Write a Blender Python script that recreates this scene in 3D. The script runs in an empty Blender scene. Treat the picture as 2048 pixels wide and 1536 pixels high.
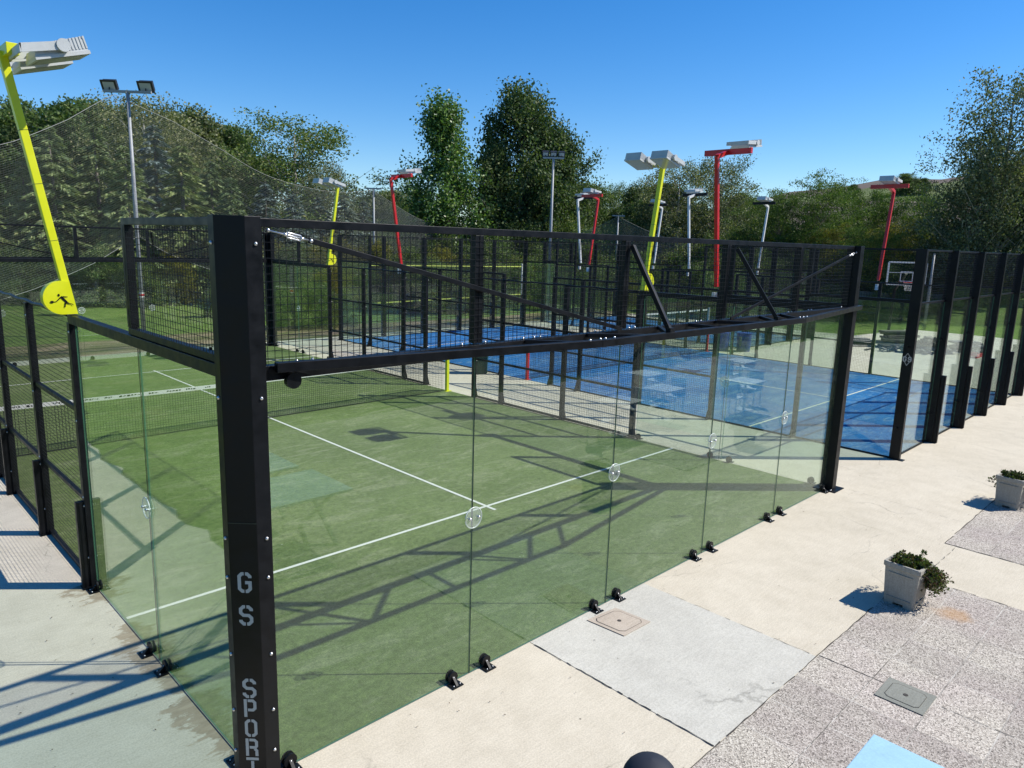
import bpy, math, random
import numpy as np
from mathutils import Vector, Matrix
R = math.radians
SC = bpy.context.scene
COL = SC.collection

# ------------------------------------------------------------------ camera
CP = Vector((-1.99968, -4.48899, 3.89292))
YAW, PIT, ROL, FPX = 0.7805611, 0.1929369, 0.0299726, 1445.73
fw = Vector((math.sin(YAW)*math.cos(PIT), math.cos(YAW)*math.cos(PIT), -math.sin(PIT)))
rt = Vector((math.cos(YAW), -math.sin(YAW), 0))
up = rt.cross(fw)
r2 = math.cos(ROL)*rt + math.sin(ROL)*up
u2 = -math.sin(ROL)*rt + math.cos(ROL)*up
cam = bpy.data.cameras.new('camera')
cam.sensor_width = 36; cam.lens = FPX/2048*36
cam.clip_start = 0.05; cam.clip_end = 4000
co = bpy.data.objects.new('camera', cam); COL.objects.link(co)
m = Matrix((r2, u2, -fw)).transposed().to_4x4(); m.translation = CP
co.matrix_world = m
SC.camera = co

# ------------------------------------------------------------------ light
SUN = Vector((0.73, -0.627, 1.0)).normalized()
W = bpy.data.worlds.new('World'); SC.world = W; W.use_nodes = True
nt = W.node_tree; nt.nodes.clear()
sky = nt.nodes.new('ShaderNodeTexSky'); sky.sky_type = 'NISHITA'; sky.sun_disc = False
sky.sun_elevation = math.asin(SUN.z); sky.sun_rotation = math.atan2(SUN.x, SUN.y)
sky.air_density = 1.0; sky.dust_density = 0.25; sky.ozone_density = 5.0; sky.altitude = 300
hs = nt.nodes.new('ShaderNodeHueSaturation'); hs.inputs['Saturation'].default_value = 1.33
hs.inputs['Value'].default_value = 1.2; hs.inputs['Hue'].default_value = .505
bg = nt.nodes.new('ShaderNodeBackground'); bg.inputs['Strength'].default_value = 0.10
wo = nt.nodes.new('ShaderNodeOutputWorld')
nt.links.new(sky.outputs[0], hs.inputs['Color']); nt.links.new(hs.outputs[0], bg.inputs[0]); nt.links.new(bg.outputs[0], wo.inputs[0])
sl = bpy.data.lights.new('sun', 'SUN'); sl.energy = 5.0; sl.angle = R(0.53); sl.color = (1.0, 0.955, 0.88)
so = bpy.data.objects.new('sun', sl); COL.objects.link(so)
so.rotation_euler = SUN.to_track_quat('Z', 'Y').to_euler(); so.location = (20, -20, 30)
vs = SC.view_settings; vs.view_transform = 'Standard'; vs.look = 'None'; vs.exposure = 0.42; vs.gamma = 1.0
try: vs.use_curve_mapping = False
except Exception: pass
SC.cycles.max_bounces = 10; SC.cycles.transparent_max_bounces = 40
SC.cycles.caustics_reflective = False; SC.cycles.caustics_refractive = False
rnd = random.Random(7)

def ray(u, v): return fw + r2*((u-1024)/FPX) - u2*((v-768)/FPX)
def gnd(u, v, z=0.0):
    d = ray(u, v); t = (z-CP.z)/d.z; q = CP+d*t; return Vector((q.x, q.y, z))
def atd(u, d, v=500):
    q = CP+ray(u, v)*d; return q
def hor(u): return 455+u*0.0298

# ------------------------------------------------------------------ object helpers
WL = {}
def tag(o, label=None, cat=None, group=None, kind=None):
    if label: o['label'] = label
    if cat: o['category'] = cat
    if group: o['group'] = group
    if kind: o['kind'] = kind
    return o
def thing(name, label, cat, loc=(0, 0, 0), rz=0, group=None):
    o = bpy.data.objects.new(name, None); COL.objects.link(o); o.empty_display_size = .2
    o.location = loc; o.rotation_euler = (0, 0, rz); WL[o] = Vector(loc)
    return tag(o, label, cat, group)
class MB:
    """collects geometry in world (or local) coordinates, builds ONE mesh"""
    def __init__(s): s.v = []; s.f = []; s.m = []
    def add(s, vs, fs, mi=0):
        b = len(s.v); s.v += [tuple(x) for x in vs]
        s.f += [tuple(b+i for i in f) for f in fs]; s.m += [mi]*len(fs); return s
    def box(s, x0, x1, y0, y1, z0, z1, mi=0):
        v = [(x0,y0,z0),(x1,y0,z0),(x1,y1,z0),(x0,y1,z0),(x0,y0,z1),(x1,y0,z1),(x1,y1,z1),(x0,y1,z1)]
        return s.add(v, [(0,3,2,1),(4,5,6,7),(0,1,5,4),(1,2,6,5),(2,3,7,6),(3,0,4,7)], mi)
    def bar(s, a, b, w, h, upv=(0,0,1), mi=0):
        a = Vector(a); b = Vector(b); d = (b-a).normalized(); U = Vector(upv)
        if abs(d.dot(U)) > .98: U = Vector((0,1,0)) if abs(d.y) < .9 else Vector((1,0,0))
        x = d.cross(U).normalized(); y = x.cross(d).normalized()
        q = [(-1,-1),(1,-1),(1,1),(-1,1)]
        v = [a+x*(i*w/2)+y*(j*h/2) for i, j in q]+[b+x*(i*w/2)+y*(j*h/2) for i, j in q]
        return s.add(v, [(3,2,1,0),(4,5,6,7),(0,1,5,4),(1,2,6,5),(2,3,7,6),(3,0,4,7)], mi)
    def tube(s, pts, r, n=8, mi=0, caps=True):
        pts = [Vector(p) for p in pts]
        rr = r if isinstance(r, (list, tuple)) else [r]*len(pts)
        ref = Vector((0,0,1)) if abs((pts[-1]-pts[0]).normalized().z) < .9 else Vector((1,0,0))
        vs = []
        for i, p in enumerate(pts):
            d = (pts[min(i+1, len(pts)-1)]-pts[max(i-1, 0)]).normalized()
            x = d.cross(ref).normalized(); y = x.cross(d)
            for k in range(n):
                a = 2*math.pi*k/n; vs.append(p+x*(math.cos(a)*rr[i])+y*(math.sin(a)*rr[i]))
        fs = []
        for i in range(len(pts)-1):
            for k in range(n):
                k2 = (k+1) % n; fs.append((i*n+k, i*n+k2, (i+1)*n+k2, (i+1)*n+k))
        if caps: fs.append(tuple(range(n-1, -1, -1))); fs.append(tuple((len(pts)-1)*n+k for k in range(n)))
        return s.add(vs, fs, mi)
    def prism(s, poly, d, mi=0):
        """poly = list of 3d points, extruded along vector d"""
        n = len(poly); P = [Vector(p) for p in poly]; D = Vector(d)
        return s.add(P+[p+D for p in P], [tuple(range(n-1, -1, -1)), tuple(range(n, 2*n))]+[(i, (i+1) % n, n+(i+1) % n, n+i) for i in range(n)], mi)
    def sphere(s, c, r, n=8, sz=1.0, mi=0):
        c = Vector(c); vs = []; fs = []; m_ = n//2
        for i in range(m_+1):
            t = math.pi*i/m_
            for k in range(n):
                a = 2*math.pi*k/n; vs.append(c+Vector((r*math.sin(t)*math.cos(a), r*math.sin(t)*math.sin(a), r*sz*math.cos(t))))
        for i in range(m_):
            for k in range(n):
                fs.append((i*n+k, (i+1)*n+k, (i+1)*n+(k+1) % n, i*n+(k+1) % n))
        return s.add(vs, fs, mi)
    def xf(s, M):
        s.v = [tuple(M @ Vector(p)) for p in s.v]; return s
    def build(s, name, mat, parent=None, bevel=0, smooth=False, local=False):
        off = Vector((0,0,0)) if (parent is None or local) else WL[parent]
        me = bpy.data.meshes.new(name)
        me.from_pydata([(p[0]-off.x, p[1]-off.y, p[2]-off.z) for p in s.v], [], s.f)
        for mt in (mat if isinstance(mat, (list, tuple)) else [mat]): me.materials.append(mt)
        if any(s.m): me.polygons.foreach_set('material_index', s.m)
        if smooth: me.polygons.foreach_set('use_smooth', [True]*len(me.polygons))
        me.update()
        o = bpy.data.objects.new(name, me); COL.objects.link(o)
        if parent is not None: o.parent = parent
        WL[o] = off.copy()
        if bevel:
            b = o.modifiers.new('bevel', 'BEVEL'); b.width = bevel; b.segments = 2; b.limit_method = 'ANGLE'
        return o
KIDS = {}
def copy_tree(o, parent=None):
    c = o.copy(); COL.objects.link(c)
    if parent is not None: c.parent = parent
    for ch in [k for k in o.children]: copy_tree(ch, c)
    return c

# ------------------------------------------------------------------ materials
def mat(name, col, rough=.6, metal=0, spec=.5, coat=0):
    m_ = bpy.data.materials.new(name); m_.use_nodes = True
    b = m_.node_tree.nodes['Principled BSDF']
    b.inputs['Base Color'].default_value = (*col, 1); b.inputs['Roughness'].default_value = rough
    b.inputs['Metallic'].default_value = metal; b.inputs['Specular IOR Level'].default_value = spec
    b.inputs['Coat Weight'].default_value = coat
    return m_
class NT:
    def __init__(s, m_): s.t = m_.node_tree; s.b = s.t.nodes['Principled BSDF']; s.L = s.t.links
    def n(s, typ, **k):
        x = s.t.nodes.new(typ)
        for a, b in k.items():
            if a in x.inputs: x.inputs[a].default_value = b
            else: setattr(x, a, b)
        return x
    def pos(s): return s.n('ShaderNodeNewGeometry').outputs['Position']
    def noise(s, vec, scale, detail=4, rough=.55, dist=0, sc=None):
        if sc is not None:
            mp = s.n('ShaderNodeMapping'); mp.inputs['Scale'].default_value = sc; s.L.new(vec, mp.inputs[0]); vec = mp.outputs[0]
        x = s.n('ShaderNodeTexNoise'); x.inputs['Scale'].default_value = scale; x.inputs['Detail'].default_value = detail
        x.inputs['Roughness'].default_value = rough; x.inputs['Distortion'].default_value = dist
        s.L.new(vec, x.inputs['Vector']); return x.outputs['Fac']
    def ramp(s, fac, stops, interp='LINEAR'):
        x = s.n('ShaderNodeValToRGB'); x.color_ramp.interpolation = interp; e = x.color_ramp.elements
        while len(e) < len(stops): e.new(.5)
        for i, (p, c) in enumerate(stops):
            e[i].position = p; e[i].color = (*c, 1) if len(c) == 3 else c
        s.L.new(fac, x.inputs[0]); return x.outputs[0]
    def mix(s, fac, a, b, mode='MIX'):
        x = s.n('ShaderNodeMix', data_type='RGBA', blend_type=mode)
        for k, val in ((0, fac), (6, a), (7, b)):
            if isinstance(val, (int, float)): x.inputs[k].default_value = val
            elif isinstance(val, tuple): x.inputs[k].default_value = (*val, 1) if len(val) == 3 else val
            else: s.L.new(val, x.inputs[k])
        return x.outputs[2]
    def math(s, op, a, b=0.0, c=0.0, clamp=False):
        x = s.n('ShaderNodeMath', operation=op); x.use_clamp = clamp
        for k, val in ((0, a), (1, b), (2, c)):
            if isinstance(val, (int, float)): x.inputs[k].default_value = val
            else: s.L.new(val, x.inputs[k])
        return x.outputs[0]
    def bump(s, h, strength=.3, dist=.01):
        x = s.n('ShaderNodeBump'); x.inputs['Strength'].default_value = strength; x.inputs['Distance'].default_value = dist
        s.L.new(h, x.inputs['Height']); s.L.new(x.outputs[0], s.b.inputs['Normal'])
    def col(s, c): s.L.new(c, s.b.inputs['Base Color'])

def painted(name, col, rough=.4, var=.15, scale=6, spec=.5):
    m_ = mat(name, col, rough, spec=spec); t = NT(m_)
    n = t.noise(t.n('ShaderNodeTexCoord').outputs['Object'], scale, 5)
    d = tuple(max(0, c*(1-var)) for c in col); l = tuple(min(1, c*(1+var)) for c in col)
    t.col(t.ramp(n, [(.3, d), (.7, l)]))
    t.L.new(t.ramp(n, [(.3, (rough*.8,)*3), (.7, (min(1, rough*1.25),)*3)]), t.b.inputs['Roughness'])
    return m_
M = {}
M['black'] = painted('black powder coated steel', (.0045, .0052, .0065), .42, .3, 9, .22)
M['black2'] = painted('black coated wire', (.0039, .0045, .0058), .5, .2, 9, .3)
M['bolt'] = mat('zinc bolt', (.62, .62, .62), .3, .9)
M['galv'] = painted('galvanised steel', (.27, .28, .285), .5, .2, 12)
M['yellow'] = painted('yellow paint', (.62, .64, .006), .42, .04, 5)
M['red'] = painted('red paint', (.48, .010, .012), .38, .08, 5)
M['white_paint'] = painted('white paint', (.58, .58, .56), .45, .06, 5)
M['housing'] = painted('cast grey lamp housing', (.47, .485, .475), .5, .07, 8)
M['darkhouse'] = painted('black lamp housing', (.0181, .0187, .02), .45, .2, 8)
M['lens'] = mat('lamp glass', (.42, .4297, .4), .18)
M['white_line'] = mat('white line', (.66, .66, .62), .8)
M['darkgreen'] = painted('dark green plastic', (.0103, .0548, .0297), .45, .2)
M['blueplastic'] = painted('blue plastic', (.02, .06, .3), .4, .2)
M['redplastic'] = painted('red plastic', (.5, .02, .02), .5, .2)
M['rope'] = mat('pale rope', (.28, .28, .25), .9)
M['netting'] = mat('grey green netting', (.19, .195, .165), .9)
M['lit_lime_edge'] = mat('lit lime glass edge', (.28, .5, .08), .3)  # glow of light in the glass edges, painted as bright lime
M['glass_edge'] = mat('green glass edge', (.06, .16, .1), .25)
M['seal'] = mat('dark joint seal', (.0123, .0219, .0161), .5)
M['padelnet'] = mat('black court net cord', (.0123, .0142, .0123), .9)
M['letter'] = mat('light grey stencil paint', (.36, .4, .4), .6)
M['logo'] = mat('grey emblem paint', (.42, .42, .4), .6)
M['wood'] = painted('weathered boards', (.1, .0852, .0703), .8, .4, 6)
M['tyre'] = mat('dark rubber', (.02, .02, .02), .9)

def line_mat():
    m_ = mat('worn white court line', (.62, .63, .56), .85); t = NT(m_); p = t.pos()
    n = t.noise(p, 30, 4, .7); t.col(t.ramp(n, [(.3, (.46, .50, .39)), (.48, (.62, .63, .56))])); return m_
M['line'] = line_mat()

def glass_mat():
    m_ = bpy.data.materials.new('tempered glass'); m_.use_nodes = True
    t = m_.node_tree; t.nodes.clear()
    lw = t.nodes.new('ShaderNodeLayerWeight'); lw.inputs['Blend'].default_value = .5
    pw = t.nodes.new('ShaderNodeMath'); pw.operation = 'POWER'; pw.inputs[1].default_value = 5
    ml = t.nodes.new('ShaderNodeMath'); ml.operation = 'MULTIPLY_ADD'; ml.inputs[1].default_value = .955; ml.inputs[2].default_value = .045
    tr = t.nodes.new('ShaderNodeBsdfTransparent'); tr.inputs[0].default_value = (.918, .960, .932, 1)
    gl = t.nodes.new('ShaderNodeBsdfGlossy'); gl.inputs['Roughness'].default_value = .0; gl.inputs[0].default_value = (.9, 1, .93, 1)
    mx = t.nodes.new('ShaderNodeMixShader'); o = t.nodes.new('ShaderNodeOutputMaterial')
    df = t.nodes.new('ShaderNodeBsdfDiffuse'); df.inputs[0].default_value = (.7, .72, .66, 1); mf = t.nodes.new('ShaderNodeMixShader')
    ge = t.nodes.new('ShaderNodeNewGeometry'); nn = t.nodes.new('ShaderNodeTexNoise'); nn.inputs['Scale'].default_value = 1.3; nn.inputs['Detail'].default_value = 8; nn.inputs['Roughness'].default_value = .75
    mr = t.nodes.new('ShaderNodeMapRange'); mr.inputs[1].default_value = .35; mr.inputs[2].default_value = .75; mr.inputs[3].default_value = .004; mr.inputs[4].default_value = .02
    t.links.new(ge.outputs['Position'], nn.inputs['Vector']); t.links.new(nn.outputs[0], mr.inputs[0]); t.links.new(mr.outputs[0], mf.inputs[0])
    t.links.new(lw.outputs['Facing'], pw.inputs[0]); t.links.new(pw.outputs[0], ml.inputs[0]); t.links.new(ml.outputs[0], mx.inputs[0])
    t.links.new(tr.outputs[0], mf.inputs[1]); t.links.new(df.outputs[0], mf.inputs[2]); t.links.new(mf.outputs[0], mx.inputs[1]); t.links.new(gl.outputs[0], mx.inputs[2]); t.links.new(mx.outputs[0], o.inputs[0])
    return m_
M['glass'] = glass_mat()
def clear_mat():
    m_ = bpy.data.materials.new('clear plastic'); m_.use_nodes = True
    t = m_.node_tree; t.nodes.clear()
    tr = t.nodes.new('ShaderNodeBsdfTransparent'); tr.inputs[0].default_value = (.93, .96, .94, 1)
    gl = t.nodes.new('ShaderNodeBsdfGlossy'); gl.inputs['Roughness'].default_value = .08
    df = t.nodes.new('ShaderNodeBsdfDiffuse'); df.inputs[0].default_value = (.8, .85, .82, 1)
    m1 = t.nodes.new('ShaderNodeMixShader'); m1.inputs[0].default_value = .10
    m2 = t.nodes.new('ShaderNodeMixShader'); m2.inputs[0].default_value = .10; o = t.nodes.new('ShaderNodeOutputMaterial')
    t.links.new(tr.outputs[0], m1.inputs[1]); t.links.new(gl.outputs[0], m1.inputs[2])
    t.links.new(m1.outputs[0], m2.inputs[1]); t.links.new(df.outputs[0], m2.inputs[2]); t.links.new(m2.outputs[0], o.inputs[0])
    return m_
M['clear'] = clear_mat()
M['rim'] = mat('polished clear rim', (.62, .68, .64), .15)

def concrete(name, base, dark, light, stain=False, slab=False):
    m_ = mat(name, base, .88, spec=.25); t = NT(m_); p = t.pos()
    big = t.noise(p, .55, 5, .6); mid = t.noise(p, 3.2, 6, .65); fine = t.noise(p, 70, 3, .7)
    brush = t.noise(p, 5, 5, .6, 0, (1.0, 9.0, 1.0))
    c = t.ramp(big, [(.30, dark), (.52, base), (.72, light)])
    c = t.mix(.45, c, t.ramp(mid, [(.3, dark), (.6, light)]))
    c = t.mix(.26, c, t.ramp(brush, [(.35, dark), (.65, light)]))
    c = t.mix(1.0, c, t.ramp(fine, [(.3, (.80, .80, .79)), (.6, (1.06, 1.06, 1.06))]), 'MULTIPLY')
    # hairline cracks
    wv = t.n('ShaderNodeTexNoise'); wv.inputs['Scale'].default_value = 1.4; wv.inputs['Detail'].default_value = 6
    t.L.new(p, wv.inputs['Vector'])
    dv = t.n('ShaderNodeMix', data_type='VECTOR'); dv.inputs[0].default_value = .35
    t.L.new(p, dv.inputs[4]); t.L.new(wv.outputs['Color'], dv.inputs[5])
    vo = t.n('ShaderNodeTexVoronoi', feature='DISTANCE_TO_EDGE'); vo.inputs['Scale'].default_value = .8
    t.L.new(dv.outputs[1], vo.inputs['Vector'])
    gate = t.ramp(t.noise(p, .7, 3), [(.50, (0, 0, 0)), (.60, (1, 1, 1))])
    ck = t.mix(1.0, t.ramp(vo.outputs['Distance'], [(.0, (1, 1, 1)), (.0045, (0, 0, 0))]), gate, 'MULTIPLY')
    c = t.mix(t.math('MULTIPLY', ck, .55), c, tuple(x*.35 for x in base))
    # little specks
    sp = t.n('ShaderNodeTexVoronoi'); sp.inputs['Scale'].default_value = 1.9; t.L.new(p, sp.inputs['Vector'])
    c = t.mix(t.ramp(sp.outputs['Distance'], [(.0, (.8,)*3), (.015, (.8,)*3), (.022, (0, 0, 0))]), c, tuple(x*.18 for x in base))
    if stain:
        # mud streaks washed out beside the glass of the left wall (x from -1 to 0)
        sx = t.n('ShaderNodeSeparateXYZ'); t.L.new(p, sx.inputs[0]); X, Y = sx.outputs[0], sx.outputs[1]
        n1 = t.noise(p, 1.7, 7, .62, .6); n2 = t.noise(p, 4.0, 6, .7, .3, (.8, 3.2, 1))
        reach = t.math('ADD', t.math('MULTIPLY', n1, 1.5), t.math('MULTIPLY', n2, .8))
        reach = t.math('SUBTRACT', reach, .98)
        dd = t.math('MULTIPLY', X, -1.0)
        msk = t.math('MULTIPLY', t.math('SUBTRACT', reach, dd), 12, clamp=True)
        msk = t.math('MULTIPLY', msk, t.math('GREATER_THAN', dd, 0.0))
        yl = t.math('MULTIPLY', t.math('GREATER_THAN', Y, -.2), t.math('LESS_THAN', Y, 4.15))
        msk = t.math('MULTIPLY', msk, yl)
        mud = t.ramp(n2, [(.35, (.22, .1703, .1103)), (.65, (.36, .2897, .2))])
        c = t.mix(t.math('MULTIPLY', msk, .85), c, mud)
    t.col(c)
    h = t.math('ADD', t.math('MULTIPLY', fine, .5), mid); t.bump(h, .18, .01)
    return m_
M['concrete'] = concrete('pale beige concrete', (.535, .48, .375), (.435, .39, .30), (.61, .555, .445), stain=True)
M['greyslab'] = concrete('pale grey concrete', (.49, .475, .41), (.40, .385, .335), (.56, .545, .48))
M['manhole'] = concrete('hatch cement', (.44, .375, .30), (.34, .285, .23), (.50, .44, .36))
M['manhole2'] = concrete('grey hatch cement', (.21, .215, .185), (.17, .175, .15), (.26, .265, .23))
M['planter'] = concrete('planter cement', (.35, .335, .29), (.26, .25, .215), (.43, .41, .36))
M['joint'] = mat('dirty joint', (.0503, .0452, .04), 1)

def aggregate():
    m_ = mat('exposed aggregate slab', (.5, .48, .4503), .9, spec=.3); t = NT(m_); p = t.pos()
    v = t.n('ShaderNodeTexVoronoi'); v.inputs['Scale'].default_value = 95; t.L.new(p, v.inputs['Vector'])
    sv = t.n('ShaderNodeSeparateColor'); t.L.new(v.outputs['Color'], sv.inputs[0])
    peb = t.ramp(sv.outputs[0], [(.0, (.13, .122, .11)), (.15, (.24, .22, .195)), (.40, (.37, .345, .305)), (.75, (.47, .445, .40)), (1, (.60, .575, .52))])
    br = t.n('ShaderNodeTexBrick'); br.offset = 0; br.squash = 1
    br.inputs['Scale'].default_value = 1; br.inputs['Brick Width'].default_value = .51; br.inputs['Row Height'].default_value = .51
    br.inputs['Mortar Size'].default_value = .006; br.inputs['Mortar Smooth'].default_value = .3; br.inputs['Bias'].default_value = 0
    br.inputs['Color1'].default_value = (.86, .83, .82, 1); br.inputs['Color2'].default_value = (1.10, 1.08, 1.04, 1); br.inputs['Mortar'].default_value = (1, 1, 1, 1)
    mp = t.n('ShaderNodeMapping'); mp.inputs['Location'].default_value = (-.165+.51*20, .02+.51*20, 0)
    t.L.new(p, mp.inputs[0]); t.L.new(mp.outputs[0], br.inputs['Vector'])
    c = t.mix(1.0, peb, br.outputs['Color'], 'MULTIPLY')
    tint = t.noise(p, .9, 4); c = t.mix(1.0, c, t.ramp(tint, [(.35, (.96, .92, .93)), (.65, (1.02, 1.02, .98))]), 'MULTIPLY')
    jn = t.noise(p, 2.0, 3); jc = t.ramp(jn, [(.42, (.54, .51, .45)), (.62, (.12, .105, .085))])
    c = t.mix(t.math('MULTIPLY', br.outputs['Fac'], .8), c, jc)
    # rust coloured wash beside the planter
    sx = t.n('ShaderNodeSeparateXYZ'); t.L.new(p, sx.inputs[0])
    dx = t.math('SUBTRACT', sx.outputs[0], 6.72); dy = t.math('ADD', sx.outputs[1], 2.74)
    rr = t.math('ADD', t.math('MULTIPLY', dx, dx), t.math('MULTIPLY', dy, dy))
    rr = t.math('ADD', t.math('SQRT', rr), t.math('MULTIPLY', t.noise(p, 8, 5), .25))
    c = t.mix(t.ramp(rr, [(.20, (.55,)*3), (.34, (0, 0, 0))]), c, (.42, .24, .1))
    t.col(c); t.bump(v.outputs['Distance'], .5, .006)
    return m_
M['aggregate'] = aggregate()

def turf(name, c1, c2, c3, sand):
    m_ = mat(name, c1, .95, spec=.12); t = NT(m_); p = t.pos()
    big = t.noise(p, .5, 4, .6, .4); mid = t.noise(p, 3.5, 6, .7, 0, (1.0, 2.6, 1)); fine = t.noise(p, 55, 5, .85)
    sd = t.noise(p, 1.8, 7, .72, 1.0, (.6, 1.7, 1))
    c = t.ramp(big, [(.32, c1), (.55, c2), (.72, c3)])
    c = t.mix(.45, c, t.ramp(mid, [(.3, c1), (.68, c3)]))
    c = t.mix(t.ramp(sd, [(.50, (0, 0, 0)), (.72, (.55,)*3)]), c, sand)
    g2 = t.noise(p, 13, 6, .8)
    c = t.mix(1.0, c, t.ramp(g2, [(.32, (.62, .65, .58)), (.5, (1, 1, 1)), (.68, (1.34, 1.3, 1.22))]), 'MULTIPLY')
    c = t.mix(1.0, c, t.ramp(fine, [(.30, (.52, .56, .46)), (.5, (.97, .98, .96)), (.72, (1.5, 1.45, 1.35))]), 'MULTIPLY')
    # sand specks
    sp = t.n('ShaderNodeTexVoronoi'); sp.inputs['Scale'].default_value = 5; t.L.new(p, sp.inputs['Vector'])
    sg = t.noise(p, .8, 2)
    k = t.mix(1.0, t.ramp(sp.outputs['Distance'], [(.03, (1, 1, 1)), (.06, (0, 0, 0))]), t.ramp(sg, [(.52, (0, 0, 0)), (.6, (1, 1, 1))]), 'MULTIPLY')
    c = t.mix(t.math('MULTIPLY', k, .5), c, (.6, .6, .5))
    # roll seams every two metres
    sx = t.n('ShaderNodeSeparateXYZ'); t.L.new(p, sx.inputs[0])
    fr = t.math('FRACT', t.math('DIVIDE', t.math('ADD', sx.outputs[1], 100.55), 3.33))
    c = t.mix(t.ramp(fr, [(.0, (.35,)*3), (.0022, (.35,)*3), (.0032, (0, 0, 0))]), c, tuple(x*.35 for x in c1))
    t.col(c); t.bump(fine, .5, .01)
    return m_
M['turf'] = turf('green sanded turf', (.084, .122, .040), (.116, .160, .054), (.160, .208, .080), (.30, .31, .20))
M['turf_dark'] = M['turf']
M['bluturf'] = turf('blue sanded turf', (.008, .080, .27), (.014, .125, .37), (.045, .21, .47), (.30, .42, .50))

def ground_mat():
    m_ = mat('grass ground', (.06, .0897, .02), 1, spec=.1); t = NT(m_); p = t.pos()
    a = t.noise(p, .10, 5, .6); b = t.noise(p, 1.1, 6, .7); f = t.noise(p, 14, 4, .8)
    c = t.ramp(a, [(.35, (.06, .12, .02)), (.55, (.1103, .18, .0323)), (.7, (.1903, .2103, .06))])
    c = t.mix(.55, c, t.ramp(b, [(.3, (.06, .1, .02)), (.55, (.1303, .18, .0452)), (.75, (.3, .2503, .12))]))
    c = t.mix(1.0, c, t.ramp(f, [(.3, (.55,)*3), (.65, (1.35,)*3)]), 'MULTIPLY'); t.col(c); t.bump(f, .8, .05); return m_
M['ground'] = ground_mat()
def soil_mat():
    m_ = mat('dry soil and mown grass', (.2, .1497, .1), 1, spec=.1); t = NT(m_); p = t.pos()
    b = t.noise(p, .9, 6, .7, .5, (.5, 1.6, 1)); f = t.noise(p, 16, 4, .8)
    c = t.ramp(b, [(.35, (.0703, .0948, .0297)), (.46, (.14, .1303, .06)), (.58, (.26, .2, .1303)), (.75, (.34, .28, .2))])
    c = t.mix(1.0, c, t.ramp(f, [(.3, (.6,)*3), (.65, (1.2,)*3)]), 'MULTIPLY'); t.col(c); t.bump(f, .8, .04); return m_
M['soil'] = soil_mat()
def hill_mat():
    m_ = mat('farmed hillside', (.1497, .1303, .0897), 1, spec=.05); t = NT(m_); p = t.pos()
    v = t.n('ShaderNodeTexVoronoi'); v.inputs['Scale'].default_value = .011
    mp = t.n('ShaderNodeMapping'); mp.inputs['Scale'].default_value = (1, 1, .3); mp.inputs['Rotation'].default_value = (0, 0, .5)
    t.L.new(p, mp.inputs[0]); t.L.new(mp.outputs[0], v.inputs['Vector'])
    sv = t.n('ShaderNodeSeparateColor'); t.L.new(v.outputs['Color'], sv.inputs[0])
    c = t.ramp(sv.outputs[0], [(.0, (.1497, .1252, .1052)), (.3, (.1703, .1497, .1148)), (.5, (.14, .1703, .0748)), (.7, (.2, .18, .1303)), (.85, (.1103, .14, .06))], 'CONSTANT')
    n = t.noise(p, .05, 6, .7); c = t.mix(1.0, c, t.ramp(n, [(.3, (.75,)*3), (.7, (1.15,)*3)]), 'MULTIPLY'); t.col(c); return m_
M['hill'] = hill_mat()

def leaf_mat(name, cols, trans=.25, rough=.6, spec=.18):
    m_ = mat(name, cols[1], rough, spec=spec); t = NT(m_)
    g = t.n('ShaderNodeNewGeometry'); oi = t.n('ShaderNodeObjectInfo')
    rnd_ = t.math('FRACT', t.math('ADD', g.outputs['Random Per Island'], t.math('MULTIPLY', oi.outputs['Random'], .0)))
    c = t.ramp(rnd_, [(.0, cols[0]), (.5, cols[1]), (.93, cols[2]), (1, cols[3] if len(cols) > 3 else cols[2])])
    ov = t.ramp(oi.outputs['Random'], [(.0, (.82, .86, .8497)), (.5, (1, 1, 1)), (1, (1.18, 1.10, .90))])
    c = t.mix(1.0, c, ov, 'MULTIPLY'); t.col(c)
    tl = t.n('ShaderNodeBsdfTranslucent'); mx = t.n('ShaderNodeMixShader'); mx.inputs[0].default_value = trans
    tc = t.mix(1.0, c, (1.3, 1.5, .6), 'MULTIPLY'); t.L.new(tc, tl.inputs[0])
    o = t.t.nodes['Material Output']
    t.L.new(t.b.outputs[0], mx.inputs[1]); t.L.new(tl.outputs[0], mx.inputs[2]); t.L.new(mx.outputs[0], o.inputs['Surface'])
    return m_
L = {}
L['dark'] = leaf_mat('dark green leaves', [(0.033, 0.061, 0.023), (0.072, 0.112, 0.038), (0.135, 0.173, 0.068), (0.235, 0.241, 0.114)])
L['mid'] = leaf_mat('mid green leaves', [(0.044, 0.085, 0.027), (0.089, 0.144, 0.042), (0.159, 0.204, 0.075), (0.283, 0.271, 0.133)])
L['poplar'] = leaf_mat('poplar leaves', [(0.040, 0.088, 0.033), (0.091, 0.164, 0.047), (0.160, 0.252, 0.086), (0.603, 0.617, 0.471)], .3, .4)
L['conifer'] = leaf_mat('pale conifer sprays', [(0.076, 0.113, 0.051), (0.154, 0.208, 0.081), (0.260, 0.311, 0.139), (0.348, 0.353, 0.164)], .15)
L['bluecon'] = leaf_mat('blue green conifer sprays', [(0.076, 0.104, 0.094), (0.131, 0.177, 0.164), (0.217, 0.271, 0.255), (0.303, 0.333, 0.302)], .15)
L['olive'] = leaf_mat('grey green leaves', [(0.062, 0.084, 0.040), (0.126, 0.151, 0.073), (0.231, 0.240, 0.134), (0.376, 0.360, 0.246)], .25)
L['yellow'] = leaf_mat('yellowing leaves', [(0.065, 0.077, 0.021), (0.137, 0.146, 0.031), (0.240, 0.215, 0.051), (0.403, 0.294, 0.086)], .35)
L['acacia'] = leaf_mat('acacia leaves', [(0.035, 0.077, 0.023), (0.081, 0.136, 0.030), (0.142, 0.194, 0.047), (0.231, 0.254, 0.075)], .3)
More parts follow.
